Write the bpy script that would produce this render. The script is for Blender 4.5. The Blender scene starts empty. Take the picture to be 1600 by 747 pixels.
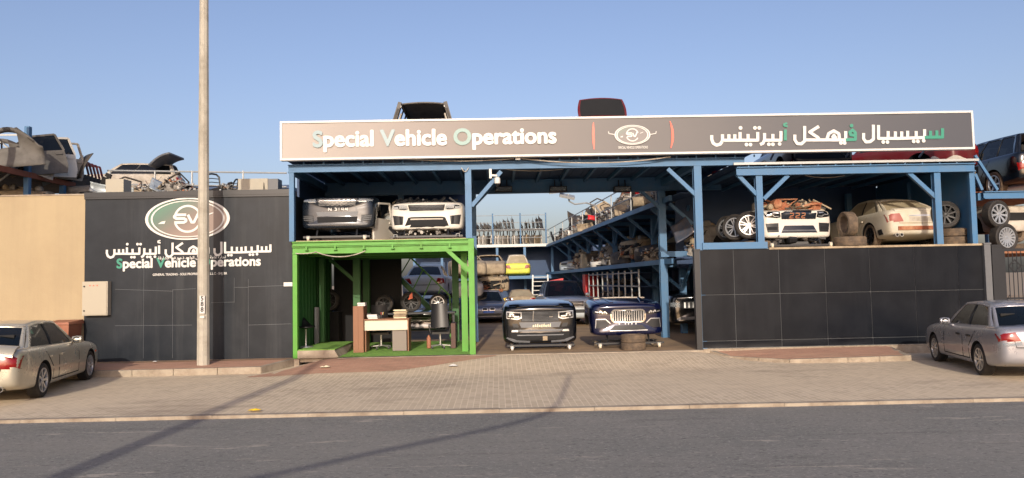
import bpy, bmesh, math, random
from mathutils import Vector, Matrix
from mathutils.bvhtree import BVHTree
R = math.radians
rnd = random.Random(7)
scene = bpy.context.scene
COL = scene.collection

# ---------------------------------------------------------------- camera, sky, sun, exposure
CAM = Vector((0, 0, 1.8)); FPX = 1200.0
YAW, PITCH, ROLL = R(1.2), R(3.2), R(1.15)
fw = Vector((math.sin(YAW)*math.cos(PITCH), math.cos(YAW)*math.cos(PITCH), math.sin(PITCH)))
rt0 = Vector((math.cos(YAW), -math.sin(YAW), 0)); up0 = rt0.cross(fw)
rt = rt0*math.cos(ROLL) - up0*math.sin(ROLL); up = up0*math.cos(ROLL) + rt0*math.sin(ROLL)
cd = bpy.data.cameras.new('camera'); cam = bpy.data.objects.new('camera', cd); COL.objects.link(cam)
cd.sensor_width = 36; cd.lens = 36*FPX/1600; cd.clip_start = .05; cd.clip_end = 6000
m = Matrix((rt, up, -fw)).transposed().to_4x4(); m.translation = CAM; cam.matrix_world = m
scene.camera = cam
SUN_E, SUN_A = R(19.5), R(2.9)
world = bpy.data.worlds.new('World'); scene.world = world; world.use_nodes = True
nt = world.node_tree; bg = nt.nodes['Background']
sky = nt.nodes.new('ShaderNodeTexSky'); sky.sky_type = 'NISHITA'; sky.sun_disc = False
sky.sun_elevation = SUN_E; sky.sun_rotation = R(180)+SUN_A
sky.air_density = 1.0; sky.dust_density = 3.4; sky.ozone_density = 1.7; sky.altitude = 0
wb_mix = nt.nodes.new('ShaderNodeMix'); wb_mix.data_type = 'RGBA'; wb_mix.blend_type = 'MULTIPLY'; wb_mix.inputs[0].default_value = 1
wb_mix.inputs[7].default_value = (1.06, .965, 1.05, 1); nt.links.new(sky.outputs[0], wb_mix.inputs[6]); nt.links.new(wb_mix.outputs[2], bg.inputs[0])     # the camera's cooler white balance
bg.inputs[1].default_value = .15
sd = bpy.data.lights.new('sun', 'SUN'); sd.energy = 3.15; sd.angle = R(.5); sd.color = (1, .90, .76)
so = bpy.data.objects.new('sun', sd); COL.objects.link(so)
ld = Vector((math.sin(SUN_A)*math.cos(SUN_E), math.cos(SUN_A)*math.cos(SUN_E), -math.sin(SUN_E)))
so.rotation_euler = ld.to_track_quat('-Z', 'Y').to_euler(); so.location = (0, -30, 20)
vs = scene.view_settings; vs.view_transform = 'Standard'; vs.look = 'None'; vs.gamma = 1; vs.use_curve_mapping = False
vs.exposure = .16
scene.cycles.use_denoising = True; scene.cycles.max_bounces = 6; scene.cycles.transparent_max_bounces = 10

def ray(px, py): return fw*FPX + rt*(px-800) + up*(373.5-py)
def at(px, py, Y):                       # where a sight line meets the plane y = Y
    d = ray(px, py); return CAM + d*((Y-CAM.y)/d.y)
def atz(px, py, z):                      # where it meets the level z
    d = ray(px, py); return CAM + d*((z-CAM.z)/d.z)

# ---------------------------------------------------------------- materials
def lin(c): 
    f = lambda v: v/12.92 if v <= .04045 else ((v+.055)/1.055)**2.4
    return tuple(f(v/255) for v in c)
def mat(name, col, rough=.5, metal=0, var=.12, scale=6, bump=0, bscale=40, coat=0, alpha=1, dirt=None, dscale=2.5, damt=.5, spec=.5, streak=None):
    m = bpy.data.materials.new(name); m.use_nodes = True
    t = m.node_tree; p = t.nodes['Principled BSDF']; c = lin(col)
    p.inputs['Roughness'].default_value = rough; p.inputs['Metallic'].default_value = metal
    p.inputs['Specular IOR Level'].default_value = spec
    if coat: p.inputs['Coat Weight'].default_value = coat; p.inputs['Coat Roughness'].default_value = .06
    if alpha < 1: p.inputs['Alpha'].default_value = alpha
    tc = t.nodes.new('ShaderNodeTexCoord')
    n = t.nodes.new('ShaderNodeTexNoise'); n.inputs['Scale'].default_value = scale; n.inputs['Detail'].default_value = 6; n.inputs['Roughness'].default_value = .65
    t.links.new(tc.outputs['Object'], n.inputs['Vector'])
    mx = t.nodes.new('ShaderNodeMix'); mx.data_type = 'RGBA'
    mx.inputs[6].default_value = tuple(v*(1-var) for v in c)+(1,); mx.inputs[7].default_value = tuple(min(1, v*(1+var)) for v in c)+(1,)
    t.links.new(n.outputs['Fac'], mx.inputs[0]); out = mx.outputs[2]
    if dirt:
        n2 = t.nodes.new('ShaderNodeTexNoise'); n2.inputs['Scale'].default_value = dscale; n2.inputs['Detail'].default_value = 8; n2.inputs['Roughness'].default_value = .7
        t.links.new(tc.outputs['Object'], n2.inputs['Vector'])
        rp = t.nodes.new('ShaderNodeMapRange'); rp.inputs[1].default_value = .42; rp.inputs[2].default_value = .68; rp.inputs[4].default_value = damt
        t.links.new(n2.outputs['Fac'], rp.inputs[0])
        m2 = t.nodes.new('ShaderNodeMix'); m2.data_type = 'RGBA'; m2.inputs[7].default_value = lin(dirt)+(1,)
        t.links.new(rp.outputs[0], m2.inputs[0]); t.links.new(out, m2.inputs[6]); out = m2.outputs[2]
        rr = t.nodes.new('ShaderNodeMapRange'); rr.inputs[3].default_value = rough; rr.inputs[4].default_value = max(rough, .8)
        t.links.new(rp.outputs[0], rr.inputs[0]); t.links.new(rr.outputs[0], p.inputs['Roughness'])
    if streak:                                # dust runs down an upright face
        sc, scol, samt = streak
        mp = t.nodes.new('ShaderNodeMapping'); mp.inputs['Scale'].default_value = (sc, sc, sc*.05); t.links.new(tc.outputs['Object'], mp.inputs[0])
        n4 = t.nodes.new('ShaderNodeTexNoise'); n4.inputs['Scale'].default_value = 1; n4.inputs['Detail'].default_value = 7; n4.inputs['Roughness'].default_value = .7; t.links.new(mp.outputs[0], n4.inputs['Vector'])
        r4 = t.nodes.new('ShaderNodeMapRange'); r4.inputs[1].default_value = .5; r4.inputs[2].default_value = .75; r4.inputs[4].default_value = samt; t.links.new(n4.outputs['Fac'], r4.inputs[0])
        m4 = t.nodes.new('ShaderNodeMix'); m4.data_type = 'RGBA'; m4.inputs[7].default_value = lin(scol)+(1,); t.links.new(r4.outputs[0], m4.inputs[0]); t.links.new(out, m4.inputs[6]); out = m4.outputs[2]
    t.links.new(out, p.inputs['Base Color'])
    if bump:
        n3 = t.nodes.new('ShaderNodeTexNoise'); n3.inputs['Scale'].default_value = bscale; n3.inputs['Detail'].default_value = 4
        t.links.new(tc.outputs['Object'], n3.inputs['Vector'])
        b = t.nodes.new('ShaderNodeBump'); b.inputs['Strength'].default_value = bump; b.inputs['Distance'].default_value = .02
        t.links.new(n3.outputs['Fac'], b.inputs['Height']); t.links.new(b.outputs[0], p.inputs['Normal'])
    return m
M = {}
def mk(k, *a, **kw): M[k] = mat(k, *a, **kw)
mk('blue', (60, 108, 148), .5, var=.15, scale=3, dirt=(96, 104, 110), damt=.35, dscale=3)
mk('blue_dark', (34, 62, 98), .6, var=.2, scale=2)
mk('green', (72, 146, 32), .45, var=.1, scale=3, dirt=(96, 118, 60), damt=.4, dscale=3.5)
mk('green_shaded', (38, 92, 40), .55, var=.15)  # same green paint, darkened to carry the shade inside the bay
mk('black_wall', (31, 36, 42), .34, var=.12, scale=.7, bump=.05, bscale=1.2, dirt=(66, 70, 76), dscale=1.1, damt=.18, spec=.22, streak=(2.2, (96, 98, 98), .22))
mk('black_panel', (13, 17, 24), .32, var=.15, scale=.7, bump=.04, bscale=1.0, dirt=(46, 50, 56), dscale=1.3, damt=.14, spec=.2, streak=(3, (70, 72, 74), .10))
mk('black_trim', (30, 32, 36), .4, var=.2)
mk('seam', (96, 100, 104), .5)
mk('tan', (163, 146, 115), .75, var=.04, scale=.8, bump=.15, bscale=30, dirt=(148, 130, 102), dscale=.7, damt=.5, streak=(1.6, (136, 122, 98), .35))
mk('cabinet', (164, 156, 138), .5, var=.04)
mk('white', (204, 202, 196), .45, var=.04)
mk('white_print', (206, 204, 198), .4, var=.03)
mk('teal', (48, 132, 110), .4)
mk('teal_glare', (108, 142, 136), .4)  # banner O, paled by glare mixed into its colour
mk('sand_glare', (128, 150, 154), .4)  # banner S and V, washed out by glare put into the colour
mk('coral', (232, 96, 74), .4)
mk('concrete', (162, 150, 132), .85, var=.2, scale=7, bump=.4, bscale=45, dirt=(118, 102, 86), dscale=2.2, damt=.85)
mk('pole_conc', (172, 166, 152), .8, var=.1, scale=4, bump=.2, bscale=50, dirt=(118, 110, 94), dscale=2.5, damt=.6, streak=(9, (120, 114, 102), .4))
mk('rubber', (30, 29, 29), .75, var=.25, bump=.3, bscale=60, dirt=(92, 80, 66), damt=.35, dscale=5)
mk('rubber_dusty', (84, 72, 60), .85, var=.25, bump=.3, bscale=60, dirt=(128, 108, 84), damt=.7, dscale=5)
mk('alloy', (190, 192, 194), .3, metal=.7, var=.1)
mk('alloy_dark', (46, 48, 50), .35, metal=.5)
mk('chrome', (215, 215, 212), .12, metal=1, var=.03)
mk('chrome_soft', (196, 196, 194), .3, metal=.8, var=.05)
mk('plastic', (24, 25, 27), .5, var=.3)
mk('plastic_grey', (92, 94, 97), .5, var=.2)
mk('gloss_black', (12, 14, 18), .12, var=.2, coat=.6)
mk('dark', (14, 15, 17), .8, var=.4)
mk('interior', (22, 21, 20), .8, var=.3)
mk('glass', (10, 15, 16), .04, alpha=.90, var=.1)
mk('glass_dark', (10, 13, 16), .05, alpha=.9, var=.1)
mk('glass_lamp', (150, 158, 164), .08, alpha=.5, var=.1)
mk('glass_dusty', (150, 138, 112), .5, var=.12, dirt=(176, 162, 134), damt=.8)
mk('red_lamp', (128, 16, 14), .15, coat=.4)
mk('red_lamp_dusty', (150, 84, 74), .5)
mk('orange_lamp', (226, 92, 40), .3)
mk('paint_gold', (190, 184, 166), .26, metal=.5, var=.03, coat=.8, dirt=(168, 156, 132), damt=.3, dscale=2)
mk('paint_silver', (156, 156, 162), .27, metal=.5, var=.03, coat=.8, dirt=(150, 144, 138), damt=.3, dscale=2)
mk('paint_black', (9, 12, 17), .16, var=.1, coat=.7)
mk('paint_navy', (9, 16, 50), .2, metal=.25, var=.15, coat=.7)
mk('paint_velar', (20, 28, 38), .25, metal=.2, var=.1, coat=.6, dirt=(60, 60, 60), damt=.2)
mk('paint_white', (204, 200, 190), .35, var=.03, coat=.3, dirt=(190, 176, 150), damt=.25)
mk('paint_grey', (198, 206, 210), .3, metal=.3, coat=.5, var=.06)
mk('paint_steelblue', (84, 94, 112), .35, metal=.4, coat=.4, var=.06, dirt=(150, 120, 88), damt=.4)
mk('paint_dusty', (194, 187, 170), .75, var=.1, scale=4, dirt=(166, 154, 128), damt=.7, dscale=2, bump=.05)
mk('paint_yellow', (196, 204, 60), .5, var=.08, dirt=(196, 172, 110), damt=.5)
mk('paint_red', (96, 18, 22), .35, var=.1, coat=.3, dirt=(92, 60, 56), damt=.4)
mk('paint_redbright', (196, 42, 44), .4, var=.1)
mk('paint_sky', (168, 178, 182), .4, metal=.2, var=.06, dirt=(150, 146, 136), damt=.3)
mk('primer', (104, 100, 94), .7, var=.25, dirt=(70, 66, 62), damt=.7)
mk('wreck_sand', (164, 148, 122), .8, var=.25, scale=5, dirt=(110, 94, 76), damt=.8, dscale=3)
mk('wreck_grey', (130, 126, 118), .75, var=.3, scale=5, dirt=(58, 54, 50), damt=.8, dscale=3)
mk('wreck_dark', (52, 50, 48), .7, var=.35, scale=5, dirt=(110, 96, 78), damt=.6, dscale=3)
mk('wreck_pale', (182, 174, 160), .7, var=.12, scale=4, dirt=(120, 108, 92), damt=.7, dscale=2.5)
mk('rust', (138, 76, 48), .85, var=.3, scale=8, dirt=(176, 138, 104), damt=.7, dscale=4, bump=.2)
mk('rust_beam', (128, 74, 52), .8, var=.25)
mk('alu_cast', (150, 146, 138), .55, metal=.4, var=.3, scale=12, dirt=(70, 62, 54), damt=.8, dscale=6)
mk('galv', (166, 168, 166), .5, metal=.4, var=.12)
mk('wood', (128, 86, 58), .55, var=.16, scale=3)
mk('wood_dark', (74, 44, 34), .55, var=.16, scale=3)
mk('desk_white', (206, 196, 174), .5, var=.03)
mk('desk_grey', (122, 112, 104), .6, var=.05)
mk('leather', (14, 14, 15), .42, var=.2)
mk('bin', (138, 84, 62), .6, var=.08, dirt=(176, 128, 98), damt=.4)
mk('paper', (224, 212, 178), .7, var=.08)
mk('yellow', (222, 184, 40), .5, var=.1)
mk('slate', (100, 102, 108), .5)
mk('plate', (226, 226, 220), .5)
mk('plate_blue', (70, 110, 190), .5)
mk('ac_box', (160, 154, 138), .55, var=.06, dirt=(170, 160, 136), damt=.4)

def swap_coords(m, src='Object'): pass
# ground materials with pattern nodes
def brick_mat(name, c1, c2, mortar, bw, bh, rot=0, dirt=None):
    m = mat(name, c1, .85, var=.0, dirt=None, bump=0); t = m.node_tree; p = t.nodes['Principled BSDF']
    tc = t.nodes.new('ShaderNodeTexCoord'); mp = t.nodes.new('ShaderNodeMapping'); mp.inputs['Rotation'].default_value[2] = rot
    t.links.new(tc.outputs['Object'], mp.inputs[0])
    b = t.nodes.new('ShaderNodeTexBrick'); b.inputs['Scale'].default_value = 1; b.inputs['Brick Width'].default_value = bw; b.inputs['Row Height'].default_value = bh
    b.inputs['Mortar Size'].default_value = .008; b.inputs['Color1'].default_value = lin(c1)+(1,); b.inputs['Color2'].default_value = lin(c2)+(1,); b.inputs['Mortar'].default_value = lin(mortar)+(1,)
    t.links.new(mp.outputs[0], b.inputs['Vector'])
    out = b.outputs['Color']
    for sc, lo, hi, col, amt in dirt or []:
        n = t.nodes.new('ShaderNodeTexNoise'); n.inputs['Scale'].default_value = sc; n.inputs['Detail'].default_value = 8; n.inputs['Roughness'].default_value = .68
        mp2 = t.nodes.new('ShaderNodeMapping'); mp2.inputs['Scale'].default_value = (.45, 1, 1); mp2.inputs['Location'].default_value = (sc*3, sc, 0)
        t.links.new(tc.outputs['Object'], mp2.inputs[0]); t.links.new(mp2.outputs[0], n.inputs['Vector'])
        r = t.nodes.new('ShaderNodeMapRange'); r.inputs[1].default_value = lo; r.inputs[2].default_value = hi; r.inputs[4].default_value = amt
        t.links.new(n.outputs['Fac'], r.inputs[0])
        x = t.nodes.new('ShaderNodeMix'); x.data_type = 'RGBA'; x.inputs[7].default_value = lin(col)+(1,)
        t.links.new(r.outputs[0], x.inputs[0]); t.links.new(out, x.inputs[6]); out = x.outputs[2]
    t.links.new(out, p.inputs['Base Color'])
    bp = t.nodes.new('ShaderNodeBump'); bp.inputs['Strength'].default_value = .35; bp.inputs['Distance'].default_value = .01; bp.invert = True
    t.links.new(b.outputs['Fac'], bp.inputs['Height']); t.links.new(bp.outputs[0], p.inputs['Normal'])
    M[name] = m
brick_mat('paver', (200, 183, 157), (180, 163, 138), (218, 202, 176), .21, .105, R(90),
          [(.35, .40, .66, (202, 184, 156), .7), (.5, .54, .68, (132, 116, 100), .65), (3, .5, .8, (158, 142, 122), .5), (1.1, .66, .72, (92, 82, 74), .6)])
brick_mat('paver_red', (184, 140, 116), (170, 128, 106), (176, 148, 124), .21, .105, 0,
          [(.6, .5, .7, (184, 152, 124), .8), (4, .5, .75, (140, 112, 92), .6)])
mk('asphalt', (117, 116, 111), .88, var=.34, scale=55, bump=.5, bscale=160, dirt=(130, 127, 121), dscale=.5, damt=.8)
def asphalt_extra():
    m = M['asphalt']; t = m.node_tree; p = t.nodes['Principled BSDF']; src = p.inputs['Base Color'].links[0].from_socket
    tc = t.nodes.new('ShaderNodeTexCoord')
    for sc, st, lo, hi, col, amt in ((1.4, (.18, 1, 1), .57, .68, (84, 82, 79), .6), (2.3, (.3, 1.6, 1), .60, .65, (172, 164, 150), .75), (.9, (.06, 2.2, 1), .60, .66, (88, 86, 83), .5), (26, (1, 1, 1), .54, .66, (164, 160, 152), .8), (19, (.7, 1.3, 1), .56, .62, (70, 69, 67), .75), (.35, (.5, 1, 1), .45, .65, (136, 132, 124), .5)):
        mp = t.nodes.new('ShaderNodeMapping'); mp.inputs['Scale'].default_value = st; mp.inputs['Location'].default_value = (sc, 2*sc, 0)
        n = t.nodes.new('ShaderNodeTexNoise'); n.inputs['Scale'].default_value = sc; n.inputs['Detail'].default_value = 9; n.inputs['Roughness'].default_value = .7
        t.links.new(tc.outputs['Object'], mp.inputs[0]); t.links.new(mp.outputs[0], n.inputs['Vector'])
        r = t.nodes.new('ShaderNodeMapRange'); r.inputs[1].default_value = lo; r.inputs[2].default_value = hi; r.inputs[4].default_value = amt
        t.links.new(n.outputs['Fac'], r.inputs[0])
        x = t.nodes.new('ShaderNodeMix'); x.data_type = 'RGBA'; x.inputs[7].default_value = lin(col)+(1,)
        t.links.new(r.outputs[0], x.inputs[0]); t.links.new(src, x.inputs[6]); src = x.outputs[2]
    t.links.new(src, p.inputs['Base Color'])
asphalt_extra()
mk('yard', (158, 132, 100), .85, var=.15, scale=2, bump=.2, bscale=30, dirt=(92, 80, 68), dscale=.6, damt=.7)
mk('earth', (150, 132, 108), .9, var=.1, scale=.5)
mk('turf', (128, 176, 76), .9, var=.35, scale=60, bump=.9, bscale=140, dirt=(104, 150, 64), dscale=3, damt=.5)
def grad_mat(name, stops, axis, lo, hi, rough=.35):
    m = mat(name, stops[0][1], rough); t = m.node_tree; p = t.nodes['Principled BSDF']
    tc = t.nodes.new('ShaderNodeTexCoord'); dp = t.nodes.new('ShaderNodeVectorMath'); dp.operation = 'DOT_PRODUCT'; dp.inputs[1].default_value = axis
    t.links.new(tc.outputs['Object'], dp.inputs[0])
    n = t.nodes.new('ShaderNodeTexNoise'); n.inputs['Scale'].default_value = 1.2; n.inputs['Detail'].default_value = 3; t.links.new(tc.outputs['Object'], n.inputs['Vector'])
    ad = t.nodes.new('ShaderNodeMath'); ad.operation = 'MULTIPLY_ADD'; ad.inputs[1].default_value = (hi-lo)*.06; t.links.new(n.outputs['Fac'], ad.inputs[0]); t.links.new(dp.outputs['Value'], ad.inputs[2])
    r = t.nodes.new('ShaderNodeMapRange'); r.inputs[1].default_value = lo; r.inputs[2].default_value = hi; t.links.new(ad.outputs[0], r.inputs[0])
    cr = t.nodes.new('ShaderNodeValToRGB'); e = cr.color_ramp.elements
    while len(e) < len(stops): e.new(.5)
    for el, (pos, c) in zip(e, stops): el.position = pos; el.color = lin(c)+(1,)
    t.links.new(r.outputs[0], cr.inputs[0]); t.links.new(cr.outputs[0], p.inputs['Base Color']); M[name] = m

# ---------------------------------------------------------------- mesh helpers
class MB:
    def __init__(s): s.bm = bmesh.new(); s.mats = []; s.i = 0
    def m(s, k):
        if k not in s.mats: s.mats.append(k)
        s.i = s.mats.index(k); return s
    def f(s, vs):
        try: fa = s.bm.faces.new(vs); fa.material_index = s.i; return fa
        except ValueError: return None
    def v(s, p): return s.bm.verts.new(p)
    def hexa(s, P):
        v = [s.v(p) for p in P]
        for q in ((0,3,2,1),(4,5,6,7),(0,1,5,4),(1,2,6,5),(2,3,7,6),(3,0,4,7)): s.f([v[k] for k in q])
        return s
    def box(s, x0, x1, y0, y1, z0, z1):
        s.hexa([(x0,y0,z0),(x1,y0,z0),(x1,y1,z0),(x0,y1,z0),(x0,y0,z1),(x1,y0,z1),(x1,y1,z1),(x0,y1,z1)]); return s
    def bar(s, p, q, w, h=None, upv=None):
        p, q = Vector(p), Vector(q); h = h or w; d = (q-p).normalized(); u = Vector(upv or ((0,0,1) if abs(d.z) < .9 else (0,1,0)))
        a = d.cross(u).normalized()*(w/2); b = a.cross(d).normalized()*(h/2)
        s.hexa([p-a-b, p+a-b, q+a-b, q-a-b, p-a+b, p+a+b, q+a+b, q-a+b]); return s
    def ibeam(s, p, q, w, h):
        p, q = Vector(p), Vector(q); z = Vector((0,0,h/2-.012))
        s.bar(p+z, q+z, w, .024); s.bar(p-z, q-z, w, .024); s.bar(p, q, w*.22, h-.048); return s
    def tube(s, pts, r, n=6, caps=True):
        pts = [Vector(p) for p in pts]; rings = []
        for i, p in enumerate(pts):
            d = (pts[min(i+1, len(pts)-1)]-pts[max(i-1, 0)]).normalized(); u = Vector((0,0,1)) if abs(d.z) < .95 else Vector((0,1,0))
            a = d.cross(u).normalized(); b = a.cross(d)
            rr = r[i] if isinstance(r, (list, tuple)) else r
            rings.append([s.v(p+(a*math.cos(2*math.pi*k/n)+b*math.sin(2*math.pi*k/n))*rr) for k in range(n)])
        for A, B in zip(rings, rings[1:]):
            for k in range(n): s.f([A[k], A[(k+1)%n], B[(k+1)%n], B[k]])
        if caps: s.f(rings[0]); s.f(rings[-1][::-1])
        return s
    def lathe(s, prof, c, axis='y', n=24, close=False):
        c = Vector(c); rings = []
        for r, h in prof:
            ring = []
            for k in range(n):
                a = 2*math.pi*k/n; x, z = r*math.cos(a), r*math.sin(a)
                ring.append(s.v(c+(Vector((x, h, z)) if axis == 'y' else Vector((x, z, h)) if axis == 'z' else Vector((h, x, z)))))
            rings.append(ring)
        pr = list(zip(rings, rings[1:]))+([(rings[-1], rings[0])] if close else [])
        for A, B in pr:
            for k in range(n): s.f([A[k], A[(k+1)%n], B[(k+1)%n], B[k]])
        if not close: s.f(rings[0][::-1]); s.f(rings[-1])
        return s
    def prism(s, pts, off):
        off = Vector(off); a = [s.v(p) for p in pts]; b = [s.v(Vector(p)+off) for p in pts]; n = len(pts)
        s.f(a[::-1]); s.f(b)
        for k in range(n): s.f([a[k], a[(k+1)%n], b[(k+1)%n], b[k]])
        return s
    def grid(s, fn, us, vs, mask=None):
        g = [[s.v(fn(u, v)) for v in vs] for u in us]
        for i in range(len(us)-1):
            for j in range(len(vs)-1):
                if mask is None or mask(i, j): s.f([g[i][j], g[i+1][j], g[i+1][j+1], g[i][j+1]])
        return s
    def strokes(s, lines, w, fn, nrm, base=0):
        nrm = Vector(nrm); c = 0
        for ln in lines:
            P = [Vector((a, b, 0)) for a, b in ln]
            for k, (a, b) in enumerate(zip(P, P[1:])):
                d = (b-a).normalized(); e = Vector((-d.y, d.x, 0))*(w/2); c += 1; o = nrm*(base+.0005*(c % 7))
                s.prism([Vector(fn(*q[:2]))+o for q in (a-e, b-e, b+e, a+e)], nrm*.004)
            for q in (P[1:-1] if len(P) > 1 else P):
                c += 1; o = nrm*(base+.0005*(c % 7)+.0038)
                s.f([s.v(Vector(fn(q.x+w/2*math.cos(t*math.pi/5), q.y+w/2*math.sin(t*math.pi/5)))+o) for t in range(10)])
        return s
    def decal(s, bvh, ax, poly, off=.006, n=3, rings=3, thick=.012):
        # lay a flat outline on a curved body: ax = (axis index, sign); poly in the other two axes
        k, sg = ax; o2 = [i for i in range(3) if i != k]
        pts = []
        for a, b in zip(poly, poly[1:]+poly[:1]):
            for t in range(n): pts.append((a[0]+(b[0]-a[0])*t/n, a[1]+(b[1]-a[1])*t/n))
        cx = sum(p[0] for p in poly)/len(poly); cy = sum(p[1] for p in poly)/len(poly)
        def proj(a, b, e=off):
            q = Vector((0,0,0)); q[o2[0]] = a; q[o2[1]] = b; q[k] = 9*sg; d = Vector((0,0,0)); d[k] = -sg
            h = bvh.ray_cast(q, d)
            if h[0] is None:
                q[k] = sg*2.3; h = bvh.find_nearest(q)
                return h[0]+Vector([e*sg if i == k else 0 for i in range(3)])
            nn = h[1] if h[1][k]*sg > 0 else -h[1]; r = h[0]+nn*e; return r
        prev = None; c = s.v(proj(cx, cy)); N = len(pts); outer = None
        for r in range(1, rings+1):
            ring = [s.v(proj(cx+(p[0]-cx)*r/rings, cy+(p[1]-cy)*r/rings)) for p in pts]
            for i in range(N):
                if prev is None: s.f([c, ring[i], ring[(i+1)%N]])
                else: s.f([prev[i], ring[i], ring[(i+1)%N], prev[(i+1)%N]])
            prev = ring
        sk = []
        for v in prev:
            q = v.co.copy(); q[k] -= thick*sg; sk.append(s.v(q))
        for i in range(N): s.f([prev[i], sk[i], sk[(i+1)%N], prev[(i+1)%N]])
        return s
    def dline(s, bvh, ax, pts, w, off=.004):
        for a, b in zip(pts, pts[1:]):
            d = Vector((b[0]-a[0], b[1]-a[1])); L = d.length
            if L < 1e-5: continue
            e = Vector((-d.y, d.x))/L*w/2
            s.decal(bvh, ax, [(a[0]-e.x, a[1]-e.y), (b[0]-e.x, b[1]-e.y), (b[0]+e.x, b[1]+e.y), (a[0]+e.x, a[1]+e.y)], off, n=max(1, int(L/.12)), rings=1)
        return s
    def mesh(s, name, smooth=0):
        bmesh.ops.recalc_face_normals(s.bm, faces=s.bm.faces)
        me = bpy.data.meshes.new(name); s.bm.to_mesh(me); s.bm.free()
        for k in s.mats: me.materials.append(M[k])
        if smooth:
            for p in me.polygons: p.use_smooth = True
            me.set_sharp_from_angle(angle=R(smooth))
        return me
    def out(s, name, parent=None, smooth=0, loc=None, rot=None):
        o = bpy.data.objects.new(name, s.mesh(name, smooth)); COL.objects.link(o)
        if parent is not None: o.parent = parent
        if loc is not None: o.location = loc
        if rot is not None: o.rotation_euler = rot
        return o
def B(k): return MB().m(k)
def tag(o, label, cat, group=None):
    o['label'] = label; o['category'] = cat
    if group: o['group'] = group
    return o
def thing(name, label, cat, loc=(0,0,0), rz=0, group=None, rot=None):
    o = bpy.data.objects.new(name, None); COL.objects.link(o); o.location = loc; o.rotation_euler = rot or (0, 0, rz); o.empty_display_size = .2
    return tag(o, label, cat, group)
def struct(o, kind='structure'): o['kind'] = kind; return o
def dup(root, loc, rot, label=None, group=None, swap=None, scale=None):
    def cp(o, par):
        c = o.copy(); COL.objects.link(c)
        if par is not None: c.parent = par
        if swap and c.type == 'MESH':
            for sl in c.material_slots:
                if sl.material and sl.material.name in swap:
                    nm = M[swap[sl.material.name]]; sl.link = 'OBJECT'; sl.material = nm
        for ch in list(o.children): cp(ch, c)
        return c
    c = cp(root, None); c.location = loc; c.rotation_euler = rot
    if scale: c.scale = scale
    if label: c['label'] = label
    if group: c['group'] = group
    elif 'group' in c.keys() and group == '': del c['group']
    return c
def text_mb(txt, size, mats, idx=None, bold=.02, space=1.0):
    c = bpy.data.curves.new('lettering', 'FONT'); c.body = txt; c.size = size; c.space_character = space; c.resolution_u = 4
    for k in mats: c.materials.append(M[k])
    for i, f in enumerate(c.body_format): f.material_index = (idx or {}).get(i, 0)
    o = bpy.data.objects.new('lettering', c); COL.objects.link(o); bpy.context.view_layer.update()
    me = bpy.data.meshes.new_from_object(o.evaluated_get(bpy.context.evaluated_depsgraph_get()))
    bpy.data.objects.remove(o); bpy.data.curves.remove(c)
    b = MB(); b.mats = list(mats)
    offs = [(0, 0)]+([(bold*size*math.cos(a*math.pi/4), bold*size*math.sin(a*math.pi/4)) for a in range(8)] if bold else [])
    for k, (dx, dy) in enumerate(offs):
        vv = [b.v((v.co.x+dx, -.0008*k, v.co.y+dy)) for v in me.vertices]
        for p in me.polygons:
            b.i = p.material_index; b.f([vv[i] for i in p.vertices])
    xs = [v.co.x for v in me.vertices]; zs = [v.co.y for v in me.vertices]
    return b, (min(xs), max(xs), min(zs), max(zs))
def fit_text(name, txt, p0, p1, mats, idx=None, bold=.02, parent=None, hscale=1, space=1.0):
    # upright lettering from p0 to p1 along the wall (baseline ends), proud of it
    p0, p1 = Vector(p0), Vector(p1); W = (p1-p0).length
    b, (x0, x1, z0, z1) = text_mb(txt, 1, mats, idx, bold, space); k = W/(x1-x0)
    o = b.out(name, parent); o.scale = (k, 1, k*hscale)
    o.location = p0-Vector((x0*k, 0, 0)); d = (p1-p0); o.rotation_euler = (0, -math.atan2(d.z, d.x), 0)
    return o
def adopt(root):                         # children were built in world coordinates
    for c in root.children: c.location = Vector(c.location)-Vector(root.location)
    return root
# ---------------------------------------------------------------- vehicle bodies
SED = [(1,.70,.30,.50,.60),(.985,.83,.23,.57,.68),(.94,.94,.19,.66,.77),(.72,.99,.18,.76,.87),(.40,1,.18,.82,.93),(0,1,.18,.84,.95),(-.4,1,.18,.86,.97),(-.7,.99,.2,.88,.99),(-.88,.96,.24,.89,1.0),(-.965,.91,.30,.86,.98),(-.992,.84,.34,.72,.90),(-1,.74,.40,.60,.76)]
SUV = [(1,.74,.42,.74,.92),(.985,.87,.34,.84,1.02),(.94,.95,.28,.95,1.10),(.72,1,.27,1.0,1.15),(.45,1,.27,1.04,1.17),(0,1,.27,1.06,1.18),(-.5,1,.27,1.08,1.19),(-.85,.99,.28,1.08,1.19),(-.95,.96,.32,1.06,1.18),(-.985,.88,.40,1.0,1.15),(-1,.78,.46,.86,1.06)]
CLIP = [(0,.89,.33,.97,1.075),(-.018,.935,.305,1.0,1.11),(-.06,.965,.295,1.02,1.135),(-.16,.985,.29,1.045,1.16),(-.36,.995,.29,1.07,1.19),(-.70,1,.29,1.10,1.23),(-1.1,1,.29,1.12,1.26),(-1.24,.99,.29,1.12,1.27),(-1.25,.98,.30,1.11,1.26)]
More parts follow.
